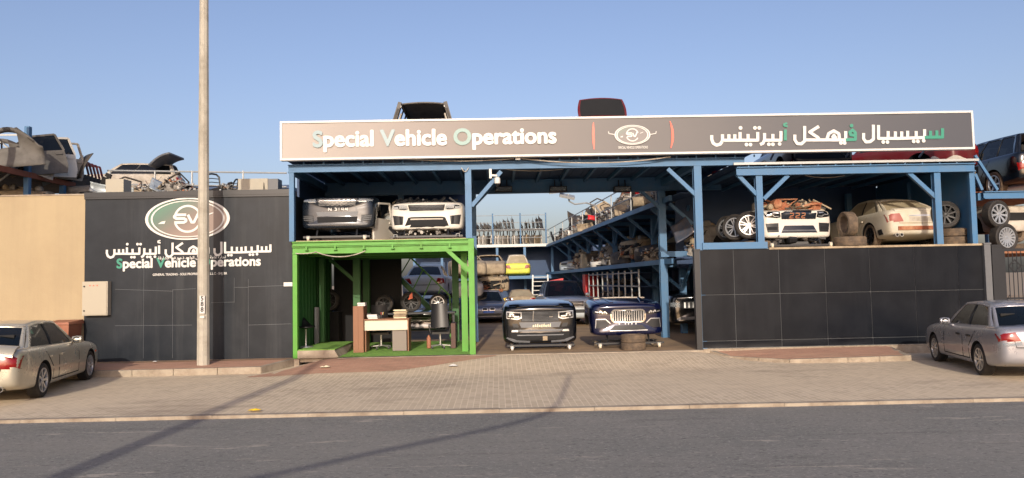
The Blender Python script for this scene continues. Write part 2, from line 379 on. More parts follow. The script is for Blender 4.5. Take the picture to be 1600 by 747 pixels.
def loft(st, W, paint, arches, dark_zone=None, lower=None, nose=False):
    b = MB().m(paint); b.m('dark'); b.m(lower or 'plastic'); b.i = 0; hw = W/2; rings = []
    for x, w, zb, zs, zt in st:
        w *= hw; zm = zb+(zs-zb)*.5
        q = zt-zs; half = [(0, zb), (.80*w, zb), (.94*w, zb+.02), (.99*w, zb+.08), (w, zm), (.998*w, zs-.06), (.98*w, zs), (.955*w, zs+q*.5), (.90*w, zs+q*.84), (.84*w, zs+q*.96), (.45*w, zt+.008), (0, zt+.018)]
        ring = half+[(-y, z) for y, z in half[-2:0:-1]]
        rings.append([b.v((x, y, z)) for y, z in ring])
    def inset(r, k, dx):
        cz = sum(v.co.z for v in r)/len(r); return [b.v((v.co.x+dx, v.co.y*k, cz+(v.co.z-cz)*k)) for v in r]
    rings = [inset(rings[0], .84, .004)]+rings+[inset(rings[-1], .84, -.004)]
    n = len(rings[0])
    for A, C in zip(rings, rings[1:]):
        for k in range(n): b.f([A[k], A[(k+1)%n], C[(k+1)%n], C[k]])
    b.f(rings[0]); b.f(rings[-1][::-1])
    if nose:                               # corners swept back, upper half raked
        for v in b.bm.verts:
            f = max(0, min(1, 1+v.co.x/.55)); v.co.x -= f*(.17*min(1, abs(v.co.y)/hw)**3.2+.12*max(0, v.co.z-.80)+.10*max(0, .34-v.co.z))
    o = b.out('body_tmp'); ss = o.modifiers.new('s', 'SUBSURF'); ss.levels = 2; ss.render_levels = 2
    cut = None
    if arches:
        c = MB().m('dark')
        for ax, r, zc in arches:
            for sg in (1, -1):
                y0, y1 = hw-.32, hw+.3
                c.lathe([(r, min(y0*sg, y1*sg)), (r, max(y0*sg, y1*sg))], (ax, 0, zc), 'y', 28)
        cut = c.out('cut_tmp'); bo = o.modifiers.new('b', 'BOOLEAN'); bo.object = cut; bo.operation = 'DIFFERENCE'; bo.solver = 'EXACT'; bo.material_mode = 'TRANSFER'
    bpy.context.view_layer.update()
    me = bpy.data.meshes.new_from_object(o.evaluated_get(bpy.context.evaluated_depsgraph_get()))
    for q in (o, cut):
        if q: bpy.data.objects.remove(q)
    if dark_zone:
        xa, xb, yy = dark_zone; di = [k for k, mm in enumerate(me.materials) if mm and mm.name == 'dark'][0]
        for p in me.polygons:
            if p.normal.z > .75 and xa < p.center.x < xb and abs(p.center.y) < yy and p.center.z > .6: p.material_index = di
    for p in me.polygons: p.use_smooth = True
    me.set_sharp_from_angle(angle=R(40))
    bv = BVHTree.FromPolygons([v.co.copy() for v in me.vertices], [tuple(p.vertices) for p in me.polygons])
    return me, bv
X, Y_ = (0, 1), None
FR, RE, LF, RG, TP = (0, 1), (0, -1), (1, 1), (1, -1), (2, 1)
def mirror(p): return [(-a, b) for a, b in p]

def wheel_parts(r, w, style, tyre='rubber', rim='alloy', side=1, spokes=10):
    # axis along y, outer face towards -y*... side=+1: outer face at +y
    rr = r*.70; s = side
    t = MB().m(tyre).lathe([(rr, -w*.42), (r*.90, -w*.5), (r*.985, -w*.40), (r, 0), (r*.985, w*.40), (r*.90, w*.5), (rr, w*.42)], (0,0,0), 'y', 28, close=True)
    k = MB().m(rim); f = w*.40*s
    k.lathe([(rr*1.0, f), (rr*1.02, f+.012*s), (rr*.93, f+.012*s), (rr*.90, f-.03*s)], (0,0,0), 'y', 28, close=True)
    k.m('alloy_dark' if rim != 'alloy_dark' else 'dark').lathe([(rr*.99, f-.09*s), (rr*.99, f-.085*s)], (0,0,0), 'y', 28)
    k.m(rim); k.lathe([(r*.13, f-.04*s), (r*.12, f+.004*s), (.001, f+.008*s)], (0,0,0), 'y', 12)
    for i in range(spokes):
        a = 2*math.pi*i/spokes; tw = {'twist': .28, 'star': 0, 'pair': (.10 if i % 2 else -.10), 'turbine': .42}[style]
        p = Vector((math.cos(a)*r*.10, f-.02*s, math.sin(a)*r*.10)); q = Vector((math.cos(a+tw)*rr*.95, f-.005*s, math.sin(a+tw)*rr*.95))
        k.bar(p, q, r*{'twist': .10, 'star': .13, 'pair': .075, 'turbine': .08}[style], .03, upv=(0,1,0))
    return t, k
WM = {}
def wheel_mesh(r, w, style, tyre, rim, side, spokes):
    key = (r, w, style, tyre, rim, side, spokes)
    if key not in WM:
        t, k = wheel_parts(r, w, style, tyre, rim, side, spokes); WM[key] = (t.mesh('tyre', 40), k.mesh('rim', 35))
    return WM[key]
def obj(name, me, parent=None, loc=None, rot=None):
    o = bpy.data.objects.new(name, me); COL.objects.link(o)
    if parent is not None: o.parent = parent
    if loc is not None: o.location = loc
    if rot is not None: o.rotation_euler = rot
    return o
def add_wheel(parent, loc, r, w, style, tyre, rim, side, spokes, steer=0):
    mt, mr = wheel_mesh(r, w, style, tyre, rim, side, spokes)
    t = obj('wheel', mt, parent, loc, (0, 0, steer)); t2 = obj('rim', mr, t); return t
def loose_wheel(label, loc, rot, r=.37, w=.26, style='pair', spokes=10, rim='alloy', tyre='rubber', group=None):
    t = thing('wheel', label, 'wheel', loc, 0, group, rot); mt, mr = wheel_mesh(r, w, style, tyre, rim, -1, spokes)
    obj('tyre', mt, t); obj('rim', mr, t); return t

CABS = {'sed': dict(xc=.34, xt=.03, xp=-.22, xq=-.50, xr=-.80, belt=.875, rail=.62, hb=(.93, 1.0), us=[0,.055,.47,.515,.90,1]),
        'suv': dict(xc=.42, xt=.10, xp=-.20, xq=-.84, xr=-.93, belt=.90, rail=.66, hb=(1.16, 1.18), us=[0,.05,.38,.415,.69,.72,.95,1]),
        'cou': dict(xc=.30, xt=-.02, xp=-.25, xq=-.48, xr=-.84, belt=.87, rail=.60, hb=(.93, .99), us=[0,.06,.50,.53,.88,1])}
def cabin(kind, W, L, H, paint, glass, root, body=None, parts=('windscreen', 'rear_window', 'side_window'), ring_rear=True, smooth=50):
    c = CABS[kind]; hl = L/2; hw = W/2; xc, xt, xp, xq, xr = (c[k]*hl for k in ('xc', 'xt', 'xp', 'xq', 'xr')); wb = c['belt']*hw; wr = c['rail']*hw; z0, z1 = c['hb']
    zt, zp, zq = H-.055, H-.03, H-(.10 if kind != 'suv' else .06)
    def prof(t):
        x = xt+(xq-xt)*t; a = (xp-xt)/(xq-xt)
        z = zt+(zp-zt)*math.sin(min(1, t/a)*math.pi/2) if t < a else zp+(zq-zp)*(1-math.cos((t-a)/(1-a)*math.pi/2))
        return x, z, wr*(1-.05*t)
    cr = lambda u: 1-(2*u-1)**2
    dz = lambda u: -.06*abs(2*u-1)**3
    def scr(u, v): 
        a = Vector((xc+.10*cr(u), (2*u-1)*wb, z0-.02+dz(u))); x, z, w = prof(0); q = Vector((x+.05*cr(u), (2*u-1)*w, z+.03*cr(u)))
        return a.lerp(q, v)+Vector((.3, 0, 1)).normalized()*.03*cr(v)
    def rear(u, v):
        a = Vector((xr-.08*cr(u), (2*u-1)*wb*.96, z1-.02+dz(u))); x, z, w = prof(1); q = Vector((x-.04*cr(u), (2*u-1)*w, z+.03*cr(u)))
        return a.lerp(q, v)+Vector((-.3, 0, 1)).normalized()*.03*cr(v)
    def roof(u, v):
        x, z, w = prof(v); return Vector((x+.05*cr(u)*(1-v)-.04*cr(u)*v, (2*u-1)*w, z+.03*cr(u)))
    def side(sg):
        def f(u, v):
            a = Vector((xc+(xr-xc)*u, sg*wb*(1-.04*u), z0-.08+(z1-z0)*u)); x, z, w = prof(u); q = Vector((x, sg*w, z))
            return a.lerp(q, v)+Vector((0, sg*.03*cr(v), 0))
        return f
    F = MB().m(paint); U = [0,.055,.28,.5,.72,.945,1]; V = [0,.07,.5,.93,1]
    inner = lambda i, j: 0 < i < 5 and 0 < j < 3
    F.grid(scr, U, V, lambda i, j: not inner(i, j))
    if ring_rear: F.grid(rear, U, V, lambda i, j: not inner(i, j))
    F.grid(roof, [k/8 for k in range(9)], [k/8 for k in range(9)])
    us = c['us']; sub = []; spans = []
    for k, (a, b_) in enumerate(zip(us, us[1:])):
        n = 4 if k % 2 else 1; spans += [k % 2]*n; sub += [a+(b_-a)*q/n for q in range(n)]
    sub.append(1); SV = [0,.10,.5,.90,1]
    mid = [spans[i] == 0 and 0 < i < len(spans)-1 for i in range(len(spans))]
    for sg in (1, -1):
        F.m(paint).grid(side(sg), sub, SV, lambda i, j: not (spans[i] and j < 3) and not (mid[i] and j < 3))
        F.m('plastic').grid(side(sg), sub, SV, lambda i, j: (mid[i] and j < 3) or (spans[i] and j == 0))
    bmesh.ops.remove_doubles(F.bm, verts=F.bm.verts, dist=.002)
    fo = F.out('roof', root, smooth); so_ = fo.modifiers.new('skin', 'SOLIDIFY'); so_.thickness = .035; so_.offset = -1
    eps = .012
    if glass:
        if 'windscreen' in parts: MB().m(glass).grid(lambda u, v: scr(u, v)-Vector((.3,0,1)).normalized()*eps, U[1:6], V[1:4]).out('windscreen', root, 60)
        if 'rear_window' in parts: MB().m(glass).grid(lambda u, v: rear(u, v)-Vector((-.3,0,1)).normalized()*eps, U[1:6], V[1:4]).out('rear_window', root, 60)
        if 'side_window' in parts:
            for sg in (1, -1):
                for k in range(1, len(us)-1, 2):
                    a, b_ = us[k], us[k+1]
                    MB().m(glass).grid(lambda u, v: side(sg)(u, v)-Vector((0, sg*eps, 0)), [a+(b_-a)*q/4 for q in range(5)], SV[1:4]).out('side_window', root, 60)
    return dict(xc=xc, xr=xr, wb=wb, side=side, us=us, rear=rear, scr=scr)
def seats(root, xc, xr, W, z=.45, k='interior', cloth=None):
    b = MB().m(cloth or k); xf = xc-.95
    for y in (-.36, .36):
        b.hexa([(xf-.25,y-.24,z),(xf+.28,y-.24,z),(xf+.28,y+.24,z),(xf-.25,y+.24,z),(xf-.25,y-.24,z+.16),(xf+.28,y-.24,z+.18),(xf+.28,y+.24,z+.18),(xf-.25,y+.24,z+.16)])
        b.hexa([(xf-.34,y-.24,z+.1),(xf-.2,y-.24,z+.1),(xf-.2,y+.24,z+.1),(xf-.34,y+.24,z+.1),(xf-.52,y-.2,z+.66),(xf-.42,y-.2,z+.66),(xf-.42,y+.2,z+.66),(xf-.52,y+.2,z+.66)])
        b.box(xf-.55, xf-.45, y-.12, y+.12, z+.70, z+.86); b.box(xf-.51, xf-.48, y-.05, y+.05, z+.6, z+.72)
    b.box(xr+.35, xr+.62, -W*.36, W*.36, z+.1, z+.62)
    for y in (-.36, .36): b.box(xr+.3, xr+.4, y-.12, y+.12, z+.6, z+.76)
    return b.out('seats', root, 30)

def build_car(name, label, cat, paint, kind, L, W, H, wb, wr, loc, rz, group=None, glass='glass', wheels=True, rim='alloy', spokes=7, style='star', tyre='rubber',
              face='sedan', tail='sedan', lamps=True, ring_rear=True, detail=True, seat=True, rot=None, red='red_lamp', skip_glass=(), seam='dark', mirrors=True, rear_lid=True, moulding=False, lower=None, seatcloth=None):
    root = thing(name, label, cat, loc, rz, group, rot)
    base = SUV if kind == 'suv' else SED; sc = H/(1.80 if kind == 'suv' else 1.44)
    st = [(x*L/2, w, a, b_, c) for x, w, a, b_, c in base]
    xf = L/2-(.83 if kind == 'suv' else .90); xb = xf-wb; ar = wr*1.17
    cb = CABS[kind]
    me, bv = loft(st, W, paint, [(xf, ar, wr), (xb, ar, wr)], (cb['xr']*L/2+.12, cb['xc']*L/2-.12, W*.40), lower)
    body = obj('body', me, root)
    info = cabin(kind, W, L, H, paint, glass, root, ring_rear=ring_rear, parts=[p for p in ('windscreen', 'rear_window', 'side_window') if p not in skip_glass])
    if seat: seats(root, info['xc'], info['xr'], W, .45 if kind != 'suv' else .66, cloth=seatcloth)
    hw = W/2
    if wheels:
        for x in (xf, xb):
            for sg in (1, -1): add_wheel(root, (x, sg*(hw-.125), wr), wr, .22, style, tyre, rim, sg, spokes)
    zt = (lambda x: 1.0) 
    if detail:
        zl, zh = (.30, .86) if kind != 'suv' else (.42, 1.06); us = info['us']; xs = []
        side0 = info['side'](1)
        for k in range(2, len(us)-1, 2): xs.append(side0((us[k]+us[k-1])/2 if 0 else us[k]-.0+.02, 0).x)
        d = MB().m(seam)
        xa = side0(.05, 0).x-.02; xe = xb+ar*.55
        for sg in ((1, 1), (1, -1)):
            for x in (xa, xs[0]): d.dline(bv, sg, [(x, zl), (x, zh)], .02)
            d.dline(bv, sg, [(xb+ar+.06, zl), (xb+ar+.10, zl+.22), (xe-.1, zh)], .02)
            d.dline(bv, sg, [(xa, zl), (xb+ar+.06, zl)], .02)
            if moulding: d.m('plastic_grey' if moulding == 1 else moulding).dline(bv, sg, [(xf-ar-.06, .50), (xb+ar+.05, .52)], .05, .01); d.m(seam)
        # bonnet and boot shut lines
        if rear_lid and kind != 'suv':
            d.dline(bv, RE, [(-hw*.70, .94), (-hw*.62, .62), (hw*.62, .62), (hw*.70, .94)], .014)
        d.dline(bv, RE, [(-hw*.9, .60 if kind != 'suv' else .70), (hw*.9, .60 if kind != 'suv' else .70)], .012)
        d.out('panel_gaps', body)
        for sg in ((1, 1), (1, -1)):
            for x in (xs[0]+.12, xe+.12):
                MB().m(paint if kind != 'suv' else paint).decal(bv, sg, [(x, zh-.13), (x+.17, zh-.125), (x+.17, zh-.09), (x, zh-.095)], .028, thick=.03).out('door_handle', root, 40)
            if mirrors:
                mz = info['side'](sg[1])(.09, .12); k = MB().m(paint)
                k.lathe([(.02, -.10), (.075, -.09), (.085, 0), (.07, .09), (.02, .10)], (0, 0, 0), 'y', 10); mo = k.out('wing_mirror', root, 50); mo.location = mz+Vector((-.02, sg[1]*.14, .05)); mo.scale = (.8, 1, .95)
                MB().m('plastic').lathe([(.07, 0), (.07, .004)], (-.075, 0, 0), 'x', 10).out('mirror_glass', mo)
    if lamps:
        zz = 0 if kind != 'suv' else .22
        for s in (1, -1):
            mm = (lambda p: p) if s == 1 else mirror
            MB().m('glass_lamp' if lamps != 'dusty' else 'glass_dusty').decal(bv, FR, mm([(hw*.50, .60+zz), (hw*.90, .66+zz), (hw*.92, .75+zz), (hw*.56, .71+zz)]), .008).out('headlight', root, 50)
            t = MB().m(red)
            if tail == 'lancer':
                t.decal(bv, RE, mm([(hw*.52, .74), (hw*.91, .72), (hw*.93, .86), (hw*.62, .90)]), .008); t.m('glass_lamp').decal(bv, RE, mm([(hw*.50, .66), (hw*.91, .63), (hw*.92, .70), (hw*.52, .73)]), .008)
            elif tail == 'suv': t.decal(bv, RE, mm([(hw*.60, .92), (hw*.92, .92), (hw*.92, 1.06), (hw*.60, 1.06)]), .008)
            else: t.decal(bv, RE, mm([(hw*.50, .66), (hw*.91, .64), (hw*.93, .86), (hw*.60, .88)]), .008)
            t.out('taillight', root, 50)
        g = MB()
        if face == 'kidney':
            for s in (1, -1): g.m('chrome_soft').decal(bv, FR, [(s*.04, .56), (s*.26, .56), (s*.30, .64), (s*.24, .70), (s*.06, .70)], .008); g.m('plastic').decal(bv, FR, [(s*.06, .58), (s*.25, .58), (s*.28, .64), (s*.23, .685), (s*.07, .685)], .014)
        elif face == 'suv':
            g.m('plastic').decal(bv, FR, [(-.50, .80), (.50, .80), (.52, .98), (-.52, .98)], .008)
            for z in (.84, .89, .94): g.m('chrome_soft').dline(bv, FR, [(-.48, z), (.48, z)], .016, .014)
        else: g.m('plastic').decal(bv, FR, [(-.36, .57), (.36, .57), (.42, .68), (-.42, .68)], .008)
        g.out('grille', root, 50)
        MB().m('plastic').decal(bv, FR, [(-hw*.55, .30+zz), (hw*.55, .30+zz), (hw*.62, .44+zz), (-hw*.62, .44+zz)], .006).out('air_intake', root, 50)
    return root, bv, info

# ---------------------------------------------------------------- cut-off front ends
def front_end(name, label, paint, W, loc, rz, H=1.27, wheels=False, bonnet=None, group=None, cat='car front', depth=1.25, bot=.29):
    root = thing({'car_front': 'nose_section', 'wrecked_front': 'wrecked_nose_section'}.get(name, name), label, cat, loc, rz, group); s = H/1.27; d = depth/1.25
    st = [(x*d, w, a-.29+bot, b_*s, c*s) for x, w, a, b_, c in CLIP]
    me, bv = loft(st, W, paint, [(-.86*d, .42, .42)], nose=True)
    for p in me.polygons:                      # the cut face
        if p.normal.x < -.9 and p.center.x < -1.1*d: p.material_index = 1
    obj('body', me, root); return root, bv
def feat(root, bv, name, k, poly, off=.008, both=True, lines=None, lk='chrome_soft', lw=.012, n=3):
    for s in ((1, -1) if both else (1,)):
        b = MB().m(k).decal(bv, FR, poly if s == 1 else mirror(poly), off, n=n)
        if lines:
            b.m(lk)
            for ln in lines: b.dline(bv, FR, ln if s == 1 else mirror(ln), lw, off+.008)
        b.out(name, root, 40)
def rrect(x0, x1, z0, z1, r):
    P = []
    for cx, cz, a0 in ((x1-r, z1-r, 0), (x0+r, z1-r, 90), (x0+r, z0+r, 180), (x1-r, z0+r, 270)):
        for k in range(4): a = R(a0+30*k); P.append((cx+r*math.cos(a), cz+r*math.sin(a)))
    return P
def dolly(label, loc, rz=0, w=1.56, l=1.0, casters='white', z=.13):
    t = thing('wheeled_dolly', label, 'dolly', loc, rz, 'dollies under the car fronts')
    b = MB().m('black_trim')
    for y in (-.02, l): b.bar((-w/2-.1, y, z), (w/2+.1, y, z), .06, .05)
    for x in (-w/2+.1, w/2-.1): b.bar((x, -.02, z+.002), (x, l, z+.002), .056, .044)
    for x in (-w*.35, w*.33): b.bar((x, .02, z), (x, .25, .42), .04, .04)
    b.out('frame', t)
    for x in (-w/2+.03, w/2-.03):
        for y in (-.03, l):
            c = MB().m(casters).lathe([(.02, -.03), (.058, -.028), (.062, 0), (.058, .028), (.02, .03)], (0, 0, .062), 'x', 14); c.m('galv'); c.box(-.045, -.036, -.02, .02, .06, .125); c.box(.036, .045, -.02, .02, .06, .125); c.box(-.045, .045, -.03, .03, .122, .13)
            c.out('castor', t, 40, (x, y, 0))
    return t
# ---------------------------------------------------------------- ground
FY = 19.5
def edge(x): return 12.28-.011*x
xl, xr_ = atz(500, 560, 0).x, at(1165, 550, 17.5).x
def sst(t): t = max(0, min(1, t)); return t*t*(3-2*t)
def gz(x, y):                                       # the paved apron: level, then up a ramp into the yard
    w = sst((x-(xl-.9))/1.4)*sst(((xr_+.6)-x)/1.6)
    return -.205+.202*w*sst((y-16.6)/2.7)
struct(B('earth').grid(lambda u, v: (u, v, -.34), [-3000, -200, 200, 3000], [-3000, -60, 200, 3000]).out('ground'))
struct(B('asphalt').grid(lambda u, v: (u, v, -.25), [-90, -30, 0, 30, 90], [-45, 0, 12.6]).out('road'))
e = B('concrete')
for k in range(-20, 20):
    e.hexa([(x, y, z) for z in (-.3, -.200+.002*(k % 3)) for x, y in ((k*1.5+.003, edge(k*1.5)-.07), (k*1.5+1.497, edge(k*1.5+1.5)-.07), (k*1.5+1.497, edge(k*1.5+1.5)+.09), (k*1.5+.003, edge(k*1.5)+.09))])
struct(e.out('kerb'))
struct(B('paver').grid(lambda u, v: (u, edge(u)+.09+(19.35-edge(u)-.09)*v, gz(u, edge(u)+.09+(19.35-edge(u)-.09)*v)), [-32+.5*k for k in range(129)], [k/28 for k in range(29)]).out('apron', None, 60))
XA, XB = atz(392, 580, -.1).x, atz(775, 556, 0).x
def redp(u, v):
    x = XA+(XB-XA)*u; y0 = 17.35+.25*u+1.4*max(0, (u-.55)/.45)**1.3; y1 = min(19.34, 17.5+(x-XA)*1.9); y = y0+(max(y1, y0)-y0)*v
    return (x, y, gz(x, y)+.005)
struct(B('paver_red').grid(redp, [k/24 for k in range(25)], [k/10 for k in range(11)]).out('paving_patch', None, 60))
struct(B('yard').grid(lambda u, v: (u, v, 0), [-40, -10, 0, 10, 40], [19.34, 30, 70]).out('yard_floor'))
t0, t1 = at(735, 553, 19.3).x, at(1100, 550, 19.3).x
struct(B('concrete').box(at(528, 556, 19.3).x, t1, 19.16, 19.36, -.2, .008).out('threshold_strip'))
A, Bp = atz(408, 574, -.06), atz(459, 563, -.01)
def walk(name, P, kmat='concrete', w=.14):
    # P: kerb line from far end; back edge against the wall
    o = MB().m('paver_red'); front = P; back = [(p[0], 19.62, .002) for p in front]
    o.grid(lambda u, v: Vector(front[u]).lerp(Vector(back[u]), v), range(len(front)), [0, .5, 1])
    struct(o.out(name))
    k = MB().m(kmat)
    for a, b in zip(front, front[1:]):
        a, b = Vector(a), Vector(b); L = (b-a).length; n = max(1, round(L/.95))
        for i in range(n):
            p, q = a.lerp(b, i/n), a.lerp(b, (i+1)/n); p, q = p.lerp(q, .008), q.lerp(p, .006); d = (q-p).normalized(); nn = Vector((-d.y, d.x, 0))*w; dz = Vector((0, 0, .006+rnd.uniform(0, .006)))
            k.hexa([Vector((p.x, p.y, -.34)), Vector((q.x, q.y, -.34)), Vector((q.x+nn.x, q.y+nn.y, -.34)), Vector((p.x+nn.x, p.y+nn.y, -.34)), p+dz, q+dz, q+nn+dz, p+nn+dz])
    struct(k.out('kerb'))
yk = A.y
walk('sidewalk', [(-32, yk-.1, -.06), (A.x-2, yk-.05, -.06), (A.x, A.y, -.06), (Bp.x-.04, 19.4, -.005)])
P2, P3 = atz(1212, 557, -.05), atz(1424, 553, -.05)
walk('sidewalk', [(at(1108, 548, 19.4).x, 19.37, -.03), (P2.x-.8, 18.8, -.13), (P2.x+.3, P2.y-.05, -.13), (P2.x+1.6, P2.y-.2, -.10), (P3.x, P3.y, -.09), (P3.x+.35, 19.37, -.03)])

struct(B('concrete').box(at(452, 560, 19.5).x, at(470, 560, 19.5).x, 19.34, 19.62, -.4, -.012).out('footing'))
struct(B('concrete').box(at(1090, 550, 19.4).x, 26, 19.352, 19.7, -.4, .018).out('footing'))

# ---------------------------------------------------------------- walls and front structures
xw0, xw1 = at(132, 430, 19.6).x, at(456.5, 430, 19.6).x
ztan = at(66, 306, 19.6).z; zblk = at(300, 306, 19.6).z
tw = tag(B('tan').box(-34, xw0-.012, 19.62, 19.9, -.2, ztan).out('plastered_wall'), 'plain sand coloured plastered wall behind the gold car and the wheelie bin', 'wall')
B('concrete').box(-34, xw0-.014, 19.60, 19.92, ztan+.001, ztan+.035).out('coping', tw)
bb = thing('office_building', 'black clad building front with an oval emblem and white lettering', 'building', ((xw0+xw1)/2, 19.6, 0))
w_ = MB().m('black_wall'); w_.box(xw0, xw1, 19.6, 23.2, -.1, zblk); w_.out('wall', bb)
c_ = MB().m('black_trim'); c_.box(xw0-.004, xw1+.004, 19.55, 19.72, zblk+.002, at(300, 298, 19.55).z); c_.box(xw0-.004, xw1+.004, 19.56, 19.6, zblk-.05, zblk+.001); c_.out('coping', bb)
def wl(px, py, e=0): return at(px, py, 19.598-e)
s_ = MB().m('seam')
for a, b in (((180, 452), (270, 455)), ((270, 453), (306, 451)), ((330, 473), (366, 472)), ((366, 449), (388, 449)), ((388, 448), (455, 446)), ((180, 509), (300, 508)), ((388, 508), (455, 506))):
    p, q = wl(*a), wl(*b); s_.bar((p.x, 19.597, p.z), (q.x, 19.597, q.z), .006, .006)
for x, y0, y1 in ((270, 452, 560), (225, 400, 560), (366, 434, 473), (388, 436, 558), (349, 434, 473)):
    p, q = wl(x, y0), wl(x, y1); s_.bar((p.x, 19.598, p.z), (p.x, 19.598, q.z), .004, .005)
s_.out('panel_seams', bb)
# emblem
def emblem(parent, cx, cy, rx, ry, Y, small=False):
    c = at(cx, cy, Y); rxm = at(cx+rx, cy, Y).x-c.x; rzm = c.z-at(cx, cy+ry, Y).z
    tl = -.0195
    def E(u, v): 
        x, z = u*rxm, v*rzm
        return Vector((c.x+x, Y, c.z+z))
    N = Vector((0, -1, 0))
    o = MB().m('emblem_fill_small' if small else 'emblem_fill'); n = 48
    o.prism([E(.93*math.cos(2*math.pi*k/n), .90*math.sin(2*math.pi*k/n)) for k in range(n)], N*.006); fill = o.out('emblem', parent); 
    def ring(b, a, w, e0, e1, sx=1, a0=0, a1=360):
        K = n
        for k in range(K):
            t0 = R(a0+(a1-a0)*k/K); t1 = R(a0+(a1-a0)*(k+1)/K)
            P = [E(*q) for q in ((a*math.cos(t0)*sx, a*math.sin(t0)), (a*math.cos(t1)*sx, a*math.sin(t1)), ((a+w)*math.cos(t1)*(sx if sx != 1 else 1), (a+w)*math.sin(t1)), ((a+w)*math.cos(t0)*(sx if sx != 1 else 1), (a+w)*math.sin(t0)))]
            b.prism([p+N*e0 for p in P], N*(e1-e0))
    b = MB().m('white_print'); ring(b, .93, .07, .004, .022); ring(b, .83, .04 if not small else .06, .004, .013)
    sx = rzm/rxm
    ring(b, .56, .10, .006, .016, sx, 20, 172); ring(b, .56, .10, .006, .016, sx, 200, 330)
    S = [(-.03,.19),(-.26,.19),(-.31,.13),(-.31,.08),(-.26,.015),(-.08,.015),(-.035,-.04),(-.035,-.11),(-.08,-.17),(-.31,-.17)]
    V = [(.01,.19),(.10,-.17),(.155,-.17),(.27,.30)]
    for ln in (S, V): b.strokes([[(q[0]*rxm, q[1]*rzm) for q in ln]], rzm*.125, lambda u, v: Vector((c.x+u, Y, c.z+v)), N, .018)
    for P in ([(-.70,-.22),(-.55,-.22),(-.52,-.08),(-.62,-.12)], [(.42,.12),(.58,.22),(.62,.30),(.46,.20)]):
        b.prism([E(*q)+N*.006 for q in P], N*.008)
    b.out('emblem_ring', parent)
grad_mat('emblem_fill', [(0, (62, 136, 104)), (.5, (84, 108, 96)), (.8, (118, 106, 98)), (1, (134, 116, 106))], (.55, 0, -.83), -8.25, -6.95)
grad_mat('emblem_fill_small', [(0, (66, 128, 104)), (.42, (86, 118, 106)), (.75, (108, 104, 102)), (1, (112, 106, 105))], (.55, 0, -.83), -3.3, -2.5)
AR3 = [[(88,125),(88,152),(97,176),(118,188),(142,181),(155,160),(155,120)],[(155,157),(195,157),(195,120)],[(195,157),(232,157),(232,120)],[(232,157),(265,157),(265,106)],[(265,157),(315,157),(315,118)],[(315,157),(375,157),(375,106)],
       [(418,112),(418,155),(408,176),(390,184)],[(418,157),(470,157),(470,118)],[(470,157),(520,157),(520,100)],[(548,90),(548,158)],[(560,50),(540,56),(540,66),(562,70)],
       [(607,122),(607,155),(622,178),(648,180),(668,162),(668,68)],[(668,155),(760,155),(752,140),(700,106),(758,70)],[(760,155),(820,155)],[(806,155),(818,116),(850,98),(882,116),(886,155),(820,155)],[(838,140),(852,120),(866,140),(838,140)],[(886,155),(925,155),(925,100)],
       [(925,154),(985,152),(985,110),(968,92),(950,108),(956,124),(985,126)],
       [(1037,112),(1037,148),(1052,168),(1078,166),(1098,150),(1098,60)],[(1130,62),(1130,146),(1190,146),(1190,100)],[(1190,146),(1235,146),(1235,102)],[(1235,146),(1275,145),(1275,102)],[(1275,145),(1312,144),(1312,98)],[(1312,144),(1365,142),(1365,100)],[(1365,142),(1418,140),(1418,88)],
       [(1418,139),(1455,138),(1455,98)],[(1455,138),(1494,138),(1494,96)],[(1494,138),(1530,137),(1530,82)]]
TEAL = {9, 10, 17, 25, 26, 27}
DOTS = [(268,80),(305,184),(330,184),(358,80),(385,80),(445,182),(470,182),(512,180),(895,174),(918,174),(962,66),(1160,168),(1186,168),(1350,164),(1376,164),(1412,160)]
def arabic(parent, fx, fy, Y, teal='teal', white='white_print', w=19):
    N = Vector((0, -1, 0)); o = at(fx(800), fy(130), Y)
    fn = lambda u, v: (lambda p: Vector((p.x, Y, p.z)))(at(fx(u), fy(v), Y))
    k = abs(at(fx(900), fy(130), Y).x-o.x)/100*w
    # work in metres on the wall
    b = MB()
    def pts(ln): return [(fn(*q).x, fn(*q).z) for q in ln]
    for i, ln in enumerate(AR3):
        b.m(teal if i in TEAL and teal else white)
        b.strokes([pts(ln)], k*(.6 if i in (10, 15) else 1), lambda u, v: Vector((u, Y, v)), N, .002*(i % 3))
    for i, (x, y) in enumerate(DOTS):
        b.m(teal if i == 10 and teal else white); p = fn(x, y)
        b.prism([p+Vector((k*.62*math.cos(t*math.pi/6), 0, k*.62*math.sin(t*math.pi/6))) for t in range(12)], N*.006)
    b.out('lettering', parent)
emblem(bb, 293.5, 342, 66, 33, 19.598)
ax = lambda u: 165+(u-76)*(424-165)/(1538-76)
arabic(bb, ax, lambda v: 386.5+(v-118)*.195+2.5, 19.597, teal=None)
p0, p1 = wl(183, 419), wl(407, 414.5)
fit_text('lettering', 'Special Vehicle Operations', (p0.x, 19.59, p0.z), (p1.x, 19.59, (p0.z)), ['white_print', 'teal'], {0: 1, 8: 1, 16: 1}, .036, bb)
p0, p1 = wl(239, 431), wl(355, 428.5)
fit_text('lettering', 'GENERAL TRADING - SOLE PROPRIETORSHIP L.L.C - SHJ. BR', (p0.x, 19.59, p0.z), (p1.x, 19.59, p0.z), ['white_print'], None, .02, bb, 1.15)
p0, p1 = wl(247, 405.5), wl(353, 403.5)
sub = '\uFE97\uFEA0\uFE8E\uFEAD\uFE93 \uFECB\uFE8E\uFEE3\uFE94 - \uFEB7\uFEA8\uFEBA \uFE8D\uFEDF\uFEEE\uFE8D\uFEA3\uFEAA \u0630.\u0645.\u0645 \uFED3\uFEAE\uFEC9 \uFE8D\uFEDF\uFEB8\uFE8E\uFEAD\uFED7\uFE94'
fit_text('lettering', sub[::-1], (p0.x, 19.59, p0.z), (p1.x, 19.59, p0.z), ['white_print'], None, .02, bb)
